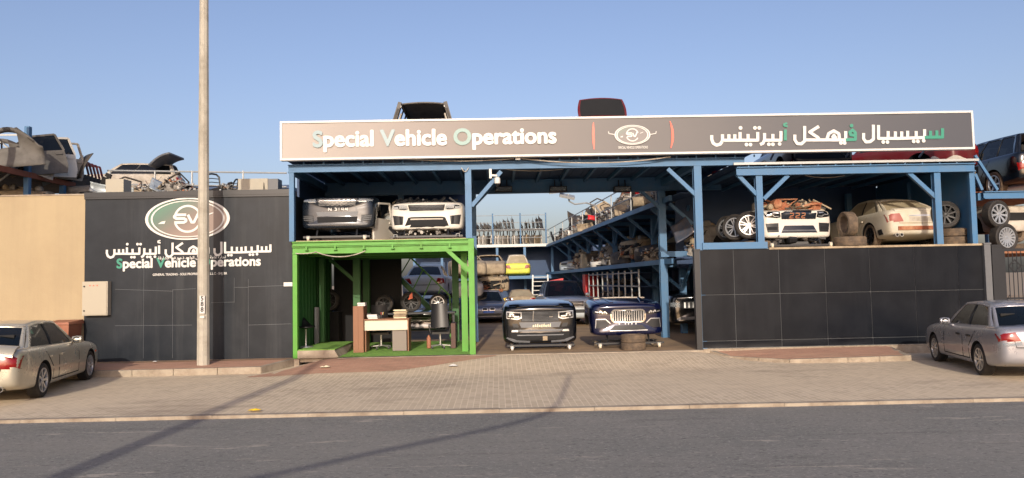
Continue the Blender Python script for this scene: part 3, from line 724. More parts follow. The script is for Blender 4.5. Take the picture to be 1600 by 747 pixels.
adopt(bb)
# cabinet, sticker
p, q = wl(134, 493), wl(174, 439.5)
cab = thing('electrical_cabinet', 'cream metal electrical cabinet on the black wall above the bonnet of the gold car', 'cabinet', (p.x, 19.59, p.z))
MB().m('cabinet').box(p.x, q.x, 19.42, 19.594, p.z, q.z).out('casing', cab); MB().m('cabinet').box(p.x+.02, q.x-.02, 19.405, 19.418, p.z+.02, q.z-.02).out('door', cab)
for dx in (.2, .29, .38): MB().m('coral').lathe([(.016, -.01), (.016, 0)], (p.x+dx, 19.404, q.z-.1), 'y', 10).out('indicator_lamp', cab)
for z in (p.z+.12, q.z-.12): MB().m('black_trim').lathe([(.022, -.012), (.022, 0)], (p.x+.06, 19.404, z), 'y', 10).out('lock', cab)
adopt(cab)
p, q = wl(443.5, 447.5), wl(457, 441)
tag(MB().m('white').box(p.x, q.x, 19.585, 19.594, p.z, q.z).out('notice_plate'), 'small blank white plate on the black wall edge beside the green post', 'plate')

# light pole and street furniture
pb = atz(317.5, 571, -.05)
pole = thing('light_pole', 'tall round concrete light pole standing on the sidewalk with a painted number', 'light pole', (pb.x, pb.y, -.05))
top = at(318.5, -330, pb.y); 
b = MB().m('pole_conc'); H_ = 13
b.lathe([(.148-.005*k, -.05+H_*k/12) for k in range(13)], (pb.x, pb.y, 0), 'z', 10); b.out('shaft', pole, 20)
rad = .14; zc = at(316, 478, pb.y-.14).z
q0, q1 = at(312.2, 490, pb.y-.15), at(320.2, 462, pb.y-.15)
MB().m('white').box(q0.x, q1.x, pb.y-.166, pb.y-.12, q0.z, q1.z).out('number_board', pole)
for i, ch in enumerate('588'):
    zz = q1.z-.02-(i+.72)*(q1.z-q0.z-.03)/3
    bt, (x0, x1, z0, z1) = text_mb(ch, .15, ['black_trim'], None, .03); o = bt.out('number', pole); o.location = ((q0.x+q1.x)/2-(x0+x1)/2, pb.y-.168, zz)
q0, q1 = at(312.5, 497, pb.y-.15), at(319.5, 494, pb.y-.15)
MB().m('white').box(q0.x, q1.x, pb.y-.162, pb.y-.12, q0.z, q1.z).out('strip', pole)
b = MB().m('galv').tube([(pb.x, pb.y, H_-.1), (pb.x, pb.y-.3, H_+.4), (pb.x, pb.y-1.6, H_+.6)], .05, 8); b.box(pb.x-.14, pb.x+.14, pb.y-2.3, pb.y-1.6, H_+.53, H_+.66); b.out('lamp_arm', pole)
adopt(pole)
# second pole and cable behind the photographer: only their shadows reach the picture
pp = thing('utility_pole', 'tall utility pole standing across the road, its shadow lying over the road', 'utility pole', (-5.62, -6, -.3))
B('pole_conc').lathe([(.17-.004*k, 10.0*k/10) for k in range(11)], (0, 0, 0), 'z', 12).out('shaft', pp, 20)
B('wood_dark').box(-.9, .9, -.06, .06, 9.2, 9.34).out('crossarm', pp)
cs = []
for S in [(-9, 6.9), (-6.5, 7.35), (-4.6, 7.8), (-2.9, 8.25), (-1.45, 9.65), (0.0, 11.05), (.82, 12.3), (1.2, 14.3), (1.5, 16.5)]:
    gy = S[1]; y = -1.5; cs.append((S[0]-(gy-y)*math.tan(SUN_A), y, -.25+(gy-y)/math.cos(SUN_A)*math.tan(SUN_E)))
sm = []
for a, b_, c, d in zip([cs[0]]+cs[:-2], cs[:-1], cs[1:], cs[2:]+[cs[-1]]):
    for t in (0, .25, .5, .75):
        sm.append([.5*((2*b_[i])+(c[i]-a[i])*t+(2*a[i]-5*b_[i]+4*c[i]-d[i])*t*t+(3*b_[i]-a[i]-3*c[i]+d[i])*t**3) for i in range(3)])
tag(MB().m('rubber').tube(sm+[cs[-1]], .05, 6).out('overhead_cable'), 'black overhead cable crossing above the road, casting a curved shadow on it', 'cable')

# ---------------------------------------------------------------- green bay
gl, gr = at(462, 470, FY).x, at(737.5, 470, FY).x
z1, z2 = at(600, 378.5, FY).z, at(600, 389, FY).z
gb = thing('steel_bay', 'bright green painted steel bay open at the front over artificial turf', 'steel frame', ((gl+gr)/2, FY, 0))
def post(par, k, x, y, z0, z1, w=.17, d=.17):
    b = MB().m(k); b.box(x-w/2, x+w/2, y-d/2, y-d/2+.014, z0, z1); b.box(x-w/2, x+w/2, y+d/2-.014, y+d/2, z0, z1); b.box(x-w*.42, x+w*.42, y-d/2+.0142, y+d/2-.0142, z0, z1)
    return b.out('post', par)
post(gb, 'green', gl, FY, -.1, z2-.1, .11, .14); post(gb, 'green', gr, FY, -.1, z1+.05, .145, .16)
GY = 24.0
for px, yy in ((712, GY), (573, GY), (497, GY), (558, 22.6)): post(gb, 'green_shaded', at(px, 470, yy).x, yy, 0, z2-.1, .2, .18)
post(gb, 'green_shaded', gl+.1, 22, 0, z2-.1, .14, .14); post(gb, 'green', gr-.22, 20.3, 0, z2-.1, .16, .16)
b = MB().m('green').ibeam((gl-.06, FY-.02, z2), (gr-.075, FY-.02, z2), .13, .19); b.out('beam', gb)
b = MB().m('green').ibeam((gl-.06, FY-.04, z1-.01), (gr-.075, FY-.04, z1-.01), .15, .12)
for k in range(6):
    x = gl+.3+k*.72; b.box(x-.02, x+.02, FY-.12, FY-.08, z1-.16, z1-.075); b.box(x-.045, x+.045, FY-.13, FY-.07, z1-.175, z1-.16)
b.out('beam', gb)
for y in (20.9, 22.4, GY): MB().m('green').ibeam((gl, y, z2-.02), (gr, y, z2-.02), .12, .18).out('beam', gb)
MB().m('green').bar((gl, FY+.1, z2+.012), (gl, GY, z2+.012), .12, .16).out('beam', gb); MB().m('green').bar((gr-.02, FY+.1, z2+.012), (gr-.02, GY, z2+.012), .12, .16).out('beam', gb)
p, q = at(699, 391, FY-.03), at(735, 424, FY-.03); MB().m('green').bar(p, q, .09, .1).out('brace', gb)
p, q = at(700, 395, GY), at(664, 430, GY)
MB().m('green_shaded').bar(at(556, 440, 22.6), at(515, 405, 22.6), .1, .1).out('brace', gb)
B('green_shaded').box(gl-.05, gr+.02, FY+.05, GY+.2, z2+.105, z2+.13).out('roof_sheet', gb)
sw = MB().m('green_shaded')
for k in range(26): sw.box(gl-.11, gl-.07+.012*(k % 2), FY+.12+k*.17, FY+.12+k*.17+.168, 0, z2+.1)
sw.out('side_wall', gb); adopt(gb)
dk = tag(B('dark').box(gl-.05, at(628, 460, GY+.4).x, GY+.3, GY+.4, 0, z2+.1).out('partition_wall'), 'dark partition wall closing the back of the green bay', 'wall')
b = MB().m('turf')
sx0, sx1 = at(467, 545, FY).x, at(527, 545, FY).x; sy1 = 22.0; sx2 = sx1
g2 = MB().m('turf'); g2.grid(lambda u, v: (u, v, .012+.004*math.sin(u*9)*math.sin(v*7)), [sx1+(gr-.05-sx1)*k/30 for k in range(31)], [FY-.12+(GY+.2-FY)*k/20 for k in range(21)])
struct(g2.out('turf', None, 60), 'structure')
sb = MB().m('concrete'); sb.hexa([(gl+.06, 19.42, -.1), (sx1+.12, 19.42, -.1), (sx1, sy1, -.1), (gl+.06, sy1, -.1), (gl+.06, 19.42, .19), (sx1-.06, 19.42, .19), (sx1-.06, sy1, .19), (gl+.06, sy1, .19)])
so2 = tag(sb.out('entrance_step'), 'low concrete step topped with turf inside the green bay', 'step')
tt = MB().m('turf'); tt.box(gl+.065, sx1-.05, 19.44, sy1+.01, .192, .212); tt.out('turf_cover', so2)

# ---------------------------------------------------------------- blue canopy frame
zm = at(732, 259.5, FY).z; zr = zm+.1
cl, cr_ = at(451, 260, FY).x, at(1163, 256, FY).x; CY = 23.6
bc = thing('steel_canopy', 'long blue steel canopy frame spanning the yard entrance under the banner', 'steel frame', ((cl+cr_)/2, FY, 0))
b = MB().m('blue').ibeam((cl, FY, zm), (cr_, FY, zm), .16, .2)
for k in range(24):
    x = cl+.4+k*.5; b.box(x-.018, x+.018, FY-.075, FY-.06, zm+.1, zm+.16); 
b.out('beam', bc)
MB().m('blue').ibeam((cl, CY, zm-.04), (cr_+.6, CY, zm-.04), .16, .42).out('beam', bc)
for x in (cl+.04, at(731.5, 300, FY).x, at(1091, 300, FY).x): MB().m('blue').bar((x, FY+.09, zm-.02), (x, CY-.09, zm-.02), .14, .18, (0,0,1)).out('beam', bc)
post(bc, 'blue', at(456.5, 300, FY).x, FY, z1+.06, zm-.1, .12, .14)
post(bc, 'blue', at(731.8, 300, FY).x, FY, z1+.06, zm-.1, .16, .16)
xp = at(1091, 330, FY).x; post(bc, 'blue', xp, FY+.02, 0, zm-.1, .19, .18)
post(bc, 'blue', at(1036, 400, 23.7).x, 23.7, 0, zm-.24, .22, .2)
post(bc, 'blue', at(735, 400, CY).x+.1, CY, 0, zm-.24, .2, .2)
for x in (gl+.1, -2.9): post(bc, 'blue', x, CY, z2+.14, zm-.24, .16, .16)
def brace(par, k, p, q, Y, w=.09, d=.1): MB().m(k).bar(at(*p, Y), at(*q, Y), d, w, (0, 1, 0)).out('brace', par)
brace(bc, 'blue', (737, 322), (783, 268), FY); brace(bc, 'blue', (742, 320), (778, 282), CY-.3); brace(bc, 'blue', (1086, 304), (1043, 264), FY)
brace(bc, 'blue', (1032, 326), (990, 288), 23.7, .1)
brace(bc, 'blue', (1046, 318), (1082, 350), 23.7, .1)
b = MB().m('blue')
k = 0; x = cl+.6
while x < cr_-.2:
    b.bar((x, FY+.1, zr+.022), (x, CY+.1, zr+.022), .07, .1); x += .74
b.out('purlins', bc)
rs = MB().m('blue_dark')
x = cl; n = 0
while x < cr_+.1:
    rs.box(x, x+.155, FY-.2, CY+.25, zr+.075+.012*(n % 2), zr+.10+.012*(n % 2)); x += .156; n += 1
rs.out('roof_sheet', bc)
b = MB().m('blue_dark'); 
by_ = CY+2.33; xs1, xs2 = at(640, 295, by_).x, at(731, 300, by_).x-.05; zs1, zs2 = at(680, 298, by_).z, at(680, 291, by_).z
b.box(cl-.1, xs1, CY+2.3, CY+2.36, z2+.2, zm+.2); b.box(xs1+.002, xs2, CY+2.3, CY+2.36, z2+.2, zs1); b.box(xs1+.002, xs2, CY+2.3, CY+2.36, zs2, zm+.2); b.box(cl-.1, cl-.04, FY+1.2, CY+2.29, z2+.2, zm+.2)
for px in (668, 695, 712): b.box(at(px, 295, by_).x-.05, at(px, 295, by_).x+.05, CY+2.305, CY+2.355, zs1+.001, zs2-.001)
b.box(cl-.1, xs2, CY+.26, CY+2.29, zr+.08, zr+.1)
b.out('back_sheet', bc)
MB().m('wreck_sand').box(gl+.02, gr-.1, FY-.02, CY+2.4, z1+.055, z1+.075).out('deck', bc)
MB().m('blue').bar((at(1097, 385, 19.44).x, 19.44, at(1150, 384, 19.44).z), (at(1198, 382, 19.44).x, 19.44, at(1150, 384, 19.44).z), .14, .17).out('beam', bc)
MB().m('blue').bar((at(1032, 397, 23.5).x, 23.5, at(1060, 397, 23.5).z), (at(1100, 397, 23.5).x, 23.5, at(1060, 397, 23.5).z), .12, .17).out('beam', bc)
adopt(bc)

# ---------------------------------------------------------------- blue bay above the black gate
z3 = at(1340, 265, FY).z; zf = at(1330, 384.5, FY).z; bx0, bx1 = at(1150, 270, FY).x, at(1521, 260, FY).x; BY = 24.6
rb = thing('steel_bay', 'blue steel bay raised above the black panel gate with cars and tyres inside', 'steel frame', ((bx0+bx1)/2, FY, zf))
b = MB().m('blue').ibeam((bx0, FY-.02, z3), (bx1, FY-.02, z3), .16, .22)
for k in range(13): b.box(bx0+.3+k*.45-.018, bx0+.3+k*.45+.018, FY-.1, FY-.085, z3+.11, z3+.17)
b.out('beam', rb)
for px in (1187, 1465.5): x = at(px, 330, FY).x; post(rb, 'blue', x, FY+.03, zf, z3-.11, .165, .16)
post(rb, 'blue', at(1326, 330, BY-.3).x, BY-.3, zf, z3-.11, .16, .16); 
brace(rb, 'blue', (1152, 273), (1182, 304), FY+.02); brace(rb, 'blue', (1231, 274), (1193, 311), FY+.02); brace(rb, 'blue', (1418, 269), (1461, 308), FY+.02)
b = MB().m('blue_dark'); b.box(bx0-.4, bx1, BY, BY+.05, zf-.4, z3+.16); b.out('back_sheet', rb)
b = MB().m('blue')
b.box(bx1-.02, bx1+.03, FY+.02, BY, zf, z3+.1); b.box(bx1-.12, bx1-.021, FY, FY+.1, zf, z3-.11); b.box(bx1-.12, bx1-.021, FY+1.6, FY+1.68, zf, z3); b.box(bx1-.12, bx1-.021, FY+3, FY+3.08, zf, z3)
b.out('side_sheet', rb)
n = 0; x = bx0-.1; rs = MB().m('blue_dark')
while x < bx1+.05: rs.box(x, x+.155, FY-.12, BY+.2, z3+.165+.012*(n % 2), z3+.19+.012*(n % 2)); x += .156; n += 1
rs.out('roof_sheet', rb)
MB().m('galv').box(bx0-.1, bx1+.05, FY-.16, FY-.122, z3+.15, z3+.21).out('roof_edge', rb)
b = MB().m('blue'); 
for k in range(8): b.bar((bx0+.3+k*.85, FY+.1, z3+.112), (bx0+.3+k*.85, BY, z3+.112), .06, .09)
b.out('purlins', rb)
MB().m('wreck_sand').box(at(1200, 385, FY).x, bx1+.15, FY-.1, BY, zf-.05, zf).out('deck', rb)
MB().m('blue_dark').box(at(1100, 385, FY).x, bx1, FY+.02, FY+.12, zf-.24, zf-.052).out('beam', rb)
adopt(rb)

# ---------------------------------------------------------------- black panel gate
gx0, gx1 = at(1096, 470, 19.42).x, at(1538, 465, 19.42).x; gz1 = at(1315, 386.5, 19.42).z
gt = thing('panel_gate', 'wide black panelled sliding gate below the blue bay', 'gate', ((gx0+gx1)/2, 19.42, 0))
pn = MB(); vx = [gx0]+[at(px, 460, 19.42).x for px in (1148, 1219, 1291, 1361, 1431, 1499)]+[gx1]
zz = [.03, at(1250, 530, 19.42).z, at(1250, 458, 19.42).z, gz1]
for a, c in zip(vx, vx[1:]):
    for e0, f0 in zip(zz, zz[1:]):
        y0 = 19.42+rnd.uniform(-.003, .003); bow = rnd.uniform(-.012, .006)
        pn.m('black_panel').grid(lambda u, v: (a+.006+(c-a-.012)*u, y0-bow*(16*u*(1-u)*v*(1-v)), e0+.006+(f0-e0-.012)*v), [k/6 for k in range(7)], [k/6 for k in range(7)])
pn.out('panels', gt, 60)
MB().m('seam').box(gx0, gx1, 19.442, 19.47, .02, gz1+.01).out('frame', gt)
adopt(gt)
for px0, px1, Y, k, top, lab in ((1086, 1095, 19.36, 'black_trim', 392, 'slim black gate post at the yard entrance end of the panel gate'), (1540, 1550, 19.4, 'plastic_grey', 382, 'grey gate post at the street end of the panel gate'), (1551.5, 1568, 19.4, 'black_trim', 385, 'thick black pillar beside the ornamental gate')):
    a, c = at(px0, 470, Y).x, at(px1, 470, Y).x
    pt = tag(MB().m(k).box(a, c, Y-.06, Y+.1, -.1, at(px0, top, Y).z).out('gate_post'), lab, 'gate post')
    MB().m(k).box(a-.012, c+.012, Y-.075, Y+.115, at(px0, top, Y).z+.001, at(px0, top, Y).z+.04).out('cap', pt)
og = thing('ornamental_gate', 'black ornamental bar gate with diamond scrolls behind the silver car', 'gate', (at(1600, 470, 19.4).x, 19.4, 0))
a = at(1569, 470, 19.4).x; zt = at(1600, 388, 19.4).z; zb_ = .08
f = MB().m('black_trim'); f.box(a, a+.07, 19.38, 19.43, zb_, zt); f.box(a+.071, a+2.4, 19.38, 19.43, zt-.07, zt); f.box(a+.071, a+2.4, 19.38, 19.43, zb_, zb_+.07); f.box(a+.071, a+2.4, 19.385, 19.425, 1.1, 1.15)
f.out('gate_frame', og)
b = MB().m('black_trim'); x = a+.17
while x < a+2.4: b.tube([(x, 19.405, zb_+.05), (x, 19.405, zt-.05)], .011, 6); x += .11
for k in range(4):
    cx = a+.33+k*.55; cz = 1.95
    for p, q in (((-.16, 0), (0, .16)), ((0, .16), (.16, 0)), ((.16, 0), (0, -.16)), ((0, -.16), (-.16, 0))): b.bar((cx+p[0], 19.395, cz+p[1]), (cx+q[0], 19.395, cz+q[1]), .02, .03)
    b.bar((cx-.05, 19.39, cz+.06), (cx+.05, 19.39, cz+.06), .02); b.bar((cx+.16, 19.395, cz), (cx+.39, 19.395, cz), .02)
b.out('bars', og); adopt(og)

# ---------------------------------------------------------------- banner
NY = 19.14
n0, n1 = at(441, 219, NY), at(1518, 205, NY); zB = at(980, 239, NY).z; zT = at(980, 184.6, NY).z
ban = thing('shop_banner', 'long grey banner board with white lettering and an emblem above the yard', 'sign board', ((n0.x+n1.x)/2, NY, zB))
grad_mat('banner_glare', [(0, (170, 161, 152)), (.16, (152, 143, 136)), (.34, (126, 119, 114)), (.52, (109, 105, 103)), (.72, (90, 89, 91)), (1, (68, 70, 77))], (1, 0, 0), n0.x, n1.x, .6)  # sun glare painted into the base colour, pale left end to dark right
MB().m('banner_glare').grid(lambda u, v: (n0.x+(n1.x-n0.x)*u, NY+.006*math.sin(u*37)+.005*math.sin(u*83+v*4), zB+(zT-zB)*v), [k/80 for k in range(81)], [0, .33, .66, 1]).out('panel', ban, 60)
b = MB().m('white'); fwid = .05
b.box(n0.x-fwid, n1.x+fwid, NY-.025, NY+.16, zT, zT+fwid); b.box(n0.x-fwid, n1.x+fwid, NY-.025, NY+.16, zB-fwid, zB); b.box(n0.x-fwid, n0.x, NY-.025, NY+.16, zB+.001, zT-.001); b.box(n1.x, n1.x+fwid, NY-.025, NY+.16, zB+.001, zT-.001); b.out('frame', ban)
MB().m('galv').box(n0.x, n1.x, NY+.10, NY+.15, zB+.01, zT-.01).out('back_board', ban)
for k in range(9):
    b = MB().m('galv'); x = n0.x+.5+k*(n1.x-n0.x-1)/8; b.bar((x, NY+.15, zB+.1), (x, FY+.3, zB+.1), .05); b.bar((x, NY+.17, zB+.1), (x, NY+.17, zT-.05), .05); b.bar((x, NY+.18, zT-.15), (x, FY+1.2, zr+.12), .04); b.out('bracket', ban)
zl = (at(494, 228, NY).z+at(868, 223, NY).z)/2-.015
p0, p1 = at(490, 228, NY), at(868.5, 222, NY)
fit_text('lettering', 'Special Vehicle Operations', (p0.x, NY-.022, zl), (p1.x, NY-.022, zl), ['white_print', 'sand_glare', 'teal_glare'], {0: 1, 8: 1, 16: 2}, .036, ban)
bxk = lambda u: 1090+u*.25; byk = lambda v: 180+v*.25
arabic(ban, bxk, byk, NY-.018)
emblem(ban, 988, 211, 28, 15.5, NY-.014, True)
for sgn, px in ((1, 926), (-1, 1048)):
    c = at(px, 214, NY); b = MB().m('coral'); L = []
    for k in range(13):
        t = k/12; L.append((c.x-sgn*.035*(1-(2*t-1)**2)+sgn*.02, NY-.018, zB+.10+(zT-zB-.2)*t))
    Rr = [(p[0]+.06*min(1, 2.4*min(k, 12-k)/12+.3), p[1], p[2]) for k, p in enumerate(L)]
    b.prism(L+Rr[::-1], (0, -.006, 0)); b.out('accent_stripe', ban)
p0, p1 = at(966, 233, NY), at(1012, 232.3, NY)
fit_text('lettering', 'SPECIAL VEHICLE OPERATIONS', (p0.x, NY-.022, p0.z), (p1.x, NY-.022, p0.z), ['white_print'], None, .02, ban, 1.7)
b = MB().m('white_print')
for s in (-1, 1): 
    c = at(988+s*28, 211, NY); b.strokes([[(c.x, c.z+.01), (c.x+s*.14, c.z+.035), (c.x+s*.15, c.z+.09)]], .018, lambda u, v: Vector((u, NY-.016, v)), (0, -1, 0))
b.out('emblem_wings', ban)
adopt(ban)
# ---------------------------------------------------------------- the two parked cars
def parked(rear, front, z, sgn, L, W, wb, **kw):
    Pr, Pf = atz(*rear, z), atz(*front, z); d = (Pf-Pr); d.z = 0; d.normalize(); rz = math.atan2(d.y, d.x)
    xb = L/2-.90-wb; off = Vector((xb, sgn*(W/2-.12), 0)); off.rotate(Matrix.Rotation(rz, 3, 'Z')); p = Pr-off
    return p.x, p.y, rz
L_, W_, wb_ = 4.8, 1.80, 2.80
x, y, rz = parked((59, 621), (127, 595.8), -.205, -1, L_, W_, wb_)
gold, bv, inf = build_car('parked_car', 'gold saloon car parked by the sand coloured wall, seen from its rear corner', 'car', 'paint_gold', 'sed', L_, W_, 1.45, wb_, .325, (x, y, -.206), rz, rim='alloy', style='star', spokes=7, face='sedan', moulding='paint_gold', lower='paint_gold')
b = MB().m('paint_gold').decal(bv, TP, [(-2.36, -.72), (-2.18, -.76), (-2.18, .76), (-2.36, .72)], .075, thick=.03); b.box(-2.3, -2.2, -.62, -.56, .93, 1.03); b.box(-2.3, -2.2, .56, .62, .93, 1.03); b.out('spoiler', gold, 40)
ex = MB().m('chrome').lathe([(.045, -.12), (.052, 0), (.05, .001), (.038, -.002), (.036, -.1)], (0, 0, 0), 'x', 14)
for s in (-.55, .55): 
    e_ = MB().m('chrome').lathe([(.046, .14), (.052, -.02), (.042, -.02), (.038, .12)], (-L_/2+.03, s, .30), 'x', 14, close=True); e_.m('dark').lathe([(.037, .1), (.037, .11)], (-L_/2+.03, s, .30), 'x', 12); e_.out('exhaust_pipe', gold, 30)
ex.bm.free()
b = MB().m('plate').decal(bv, RE, [(-.26, .50), (.26, .50), (.26, .61), (-.26, .61)], .012); b.out('number_plate', gold)
b = MB().m('orange_lamp').decal(bv, RG, [(1.86, .60), (1.93, .60), (1.93, .64), (1.86, .64)], .01); b.out('side_marker', gold)
L_, W_, wb_ = 4.48, 1.70, 2.60
x, y, rz = parked((1539, 586.5), (1456.5, 561), -.205, 1, L_, W_, wb_)
slv, bv, inf = build_car('parked_car', 'silver saloon car with black door handles parked in front of the ornamental gate', 'car', 'paint_silver', 'sed', L_, W_, 1.44, wb_, .312, (x, y, -.206), rz, rim='chrome_soft', style='star', spokes=8, tail='lancer', moulding='paint_silver', lower='paint_silver')
for c in slv.children:
    if c.name.startswith('door_handle'): c.data.materials.clear(); c.data.materials.append(M['plastic'])
b = MB().m('plate').decal(bv, RE, [(-.26, .66), (.26, .66), (.26, .77), (-.26, .77)], .012); b.out('number_plate', slv)
MB().m('plastic').tube([(-.55, 0, 1.43), (-.72, 0, 1.56)], .006, 5).out('aerial', slv)

# ---------------------------------------------------------------- cut-off car fronts
zdk = z1+.076
def fp(px, Y, z): return Vector((at(px, 450, Y).x, Y, z))
F90 = -math.pi/2
# black one on the yard floor
c1, bv = front_end('car_front', 'glossy black cut-off car front with square lamps on a dolly in the yard', 'paint_black', 2.0, fp(843, 20.25, 0), F90, 1.28, bot=.17)
MB().m('paint_black').decal(bv, TP, [(-.10, -.80), (-1.2, -.86), (-1.2, .86), (-.10, .80)], .014, n=8, rings=5, thick=.02).out('bonnet', c1, 50)
feat(c1, bv, 'headlight', 'chrome_soft', [(.48, .84), (.60, .80), (.88, .83), (.88, 1.02), (.48, 1.0)], .008)
feat(c1, bv, 'headlight_lens', 'gloss_black', [(.51, .86), (.60, .83), (.86, .855), (.86, .995), (.51, .975)], .016, lines=[[(.55, .88), (.68, .88)], [(.70, .88), (.70, .95), (.80, .95)], [(.76, .90), (.82, .90)]], lw=.03)
gls = [[(-.48, z), (.48, z+.002)] for z in (.775, .81, .845, .88, .915, .95, .985)]
feat(c1, bv, 'grille', 'plastic', [(-.50, .745), (.50, .745), (.53, 1.01), (-.53, 1.01)], .006, False, gls, 'plastic_grey', .01)
feat(c1, bv, 'badge', 'chrome', [(.24, .86), (.33, .86), (.33, .89), (.24, .89)], .03, False)
feat(c1, bv, 'trim_bead', 'chrome', [(-.20, .76), (-.175, .76), (-.155, 1.03), (-.18, 1.03)], .03, False)
feat(c1, bv, 'bumper_panel', 'plastic_grey', [(-.50, .59), (.50, .59), (.56, .73), (-.56, .73)], .008, False)
b = MB().m('paper')
for k in range(9): u = -.2+k*.055; b.decal(bv, FR, [(u, .60+.01*(k % 2)), (u+.04, .60), (u+.035, .66+.02*(k % 3)), (u+.005, .65)], .018, n=1, rings=1)
b.out('sticker_residue', c1)
feat(c1, bv, 'bumper_vent', 'plastic', [(.56, .60), (.70, .60), (.74, .70), (.60, .70)], .008)
feat(c1, bv, 'bumper_strip', 'plastic_grey', [(-.76, .49), (.76, .49), (.76, .535), (-.76, .535)], .012, False)
feat(c1, bv, 'fog_lamp', 'chrome_soft', [(.58, .48), (.76, .48), (.74, .53), (.60, .53)], .02)
feat(c1, bv, 'air_intake', 'dark', [(-.74, .27), (.74, .27), (.78, .46), (-.78, .46)], .006, False)
feat(c1, bv, 'bumper_lower', 'plastic_grey', [(-.60, .375), (.60, .375), (.62, .405), (-.62, .405)], .02, False)
feat(c1, bv, 'skid_lip', 'plastic_grey', [(.28, .20), (.70, .22), (.90, .32), (.86, .345), (.64, .265), (.28, .245)], .014)
feat(c1, bv, 'tow_cover', 'wreck_sand', [(.06, .25), (.18, .25), (.18, .36), (.06, .36)], .016, False)
b = MB().m('dark'); b.dline(bv, FR, [(-.92, 1.055), (.92, 1.055)], .018); b.out('bonnet_gap', c1)
dolly('black dolly with white castors under the glossy black car front', fp(843, 20.25, 0))
# navy one on two tyres
c2, bv = front_end('car_front', 'navy blue cut-off car front with an oval chrome grille, resting on two tyres', 'paint_navy', 1.96, fp(981, 20.15, .05), F90+R(3), 1.24)
MB().m('paint_navy').decal(bv, TP, [(-.12, -.74), (-1.2, -.84), (-1.2, .84), (-.12, .74), (-.09, 0)], .014, n=8, rings=5, thick=.02).out('bonnet', c2, 50)
for s in (1, -1): MB().m('paint_navy').decal(bv, TP, [(-.2, s*.36), (-1.15, s*.50), (-1.15, s*.56), (-.2, s*.46)], .03, n=6, thick=.03).out('bonnet_crease', c2, 60)
MB().m('wreck_pale').decal(bv, TP, [(-1.12, -.7), (-1.2, -.72), (-1.2, .72), (-1.12, .7)], .03, thick=.04).out('cowl_strip', c2)
feat(c2, bv, 'headlight', 'gloss_black', [(.46, .86), (.58, .835), (.90, .87), (.93, .97), (.60, .96)], .008, lines=[[(.56, .87), (.62, .93), (.64, .88)], [(.67, .88), (.73, .935), (.75, .89)], [(.78, .90), (.86, .92)]], lw=.028)
bars = [[(-.40+.062*k, .67), (-.40+.062*k, .93)] for k in range(14)]
feat(c2, bv, 'grille', 'dark', rrect(-.44, .44, .645, .955, .10), .008, False, bars, 'chrome_soft', .026)
b = MB().m('chrome'); P = rrect(-.45, .45, .64, .96, .11); b.dline(bv, FR, P+P[:1], .04, .022); b.out('grille_ring', c2, 40)
feat(c2, bv, 'badge', 'chrome', [(-.06, .83), (.06, .83), (.06, .89), (-.06, .89)], .035, False)
b = MB().m('white')
for u in (-.26, -.10, -.02, .07, .18): b.decal(bv, FR, [(u, .57), (u+.03, .57), (u+.035, .635), (u, .635)], .014, n=1, rings=1)
b.out('sticker_residue', c2)
feat(c2, bv, 'bumper_vent', 'plastic', [(.48, .61), (.60, .72), (.84, .72), (.86, .49), (.62, .49)], .01, True, [[(.48, .61), (.60, .72), (.84, .72), (.86, .49)]], 'chrome_soft', .022)
feat(c2, bv, 'air_intake', 'plastic', [(-.50, .425), (.50, .425), (.36, .555), (-.36, .555)], .008, False, [[(-.5, .42), (.5, .42)]], 'chrome_soft', .02)
b = MB().m('dark'); b.dline(bv, FR, [(-.90, 1.0), (-.5, 1.015), (.5, 1.015), (.90, 1.0)], .014); b.out('bonnet_gap', c2)
dolly('black dolly with cream castors behind the two tyres under the navy car front', fp(981, 20.35, 0), 0, 1.62, .9, 'desk_white')
def loose_tyre(label, loc, rot=(0,0,0), r=.32, w=.2, k='rubber_dusty', group=None):
    b = MB().m(k); rr = r*.66
    b.lathe([(rr, -w*.40), (r*.9, -w*.5), (r*.985, -w*.42), (r, -w*.2), (r*.992, -w*.18), (r*.992, -w*.14), (r, -w*.12), (r*1.002, 0), (r, w*.12), (r*.992, w*.14), (r*.992, w*.18), (r, w*.2), (r*.985, w*.42), (r*.9, w*.5), (rr, w*.40)], (0,0,0), 'z', 30, close=True)
    o = b.out('tyre', None, 35, loc, rot); return tag(o, label, 'tyre', group)
p = fp(987, 19.78, 0)
loose_tyre('worn tyre lying on the yard floor under the navy car front', (p.x, p.y, .095)); loose_tyre('worn tyre lying on another tyre, touching the navy bumper', (p.x+.005, p.y+.02, .292))
# velar style one over the green bay
c3, bv = front_end('car_front', 'dark blue grey car front with silver mesh grille above the green bay', 'paint_velar', 1.93, fp(527, 19.75, zdk+.02), F90, 1.22)
gl_ = []
for k in range(5):
    z = .90+.036*k; gl_.append([(-.47+.94*i/16, z+.012*(i % 2)) for i in range(17)])
feat(c3, bv, 'grille', 'plastic', [(-.45, .88), (.45, .88), (.52, 1.06), (-.52, 1.06)], .008, False, gl_, 'chrome_soft', .012)
feat(c3, bv, 'headlight', 'glass_lamp', [(.54, .97), (.88, 1.0), (.90, 1.06), (.56, 1.06)], .008, lines=[[(.56, .985), (.74, .99)], [(.60, 1.04), (.86, 1.04)]], lw=.02)
feat(c3, bv, 'bumper_panel', 'plastic_grey', [(-.50, .62), (.50, .62), (.54, .73), (-.54, .73)], .008, False)
feat(c3, bv, 'air_intake', 'dark', [(-.50, .45), (.50, .45), (.52, .60), (-.52, .60)], .008, False)
feat(c3, bv, 'bumper_vent', 'plastic', [(.60, .46), (.86, .50), (.88, .66), (.62, .64)], .008, True, [[(.62, .50), (.86, .53)], [(.62, .55), (.87, .58)], [(.62, .60), (.87, .62)]], 'plastic_grey', .016)
feat(c3, bv, 'lower_lip', 'plastic_grey', [(-.74, .39), (.74, .39), (.78, .42), (-.78, .42)], .014, False)
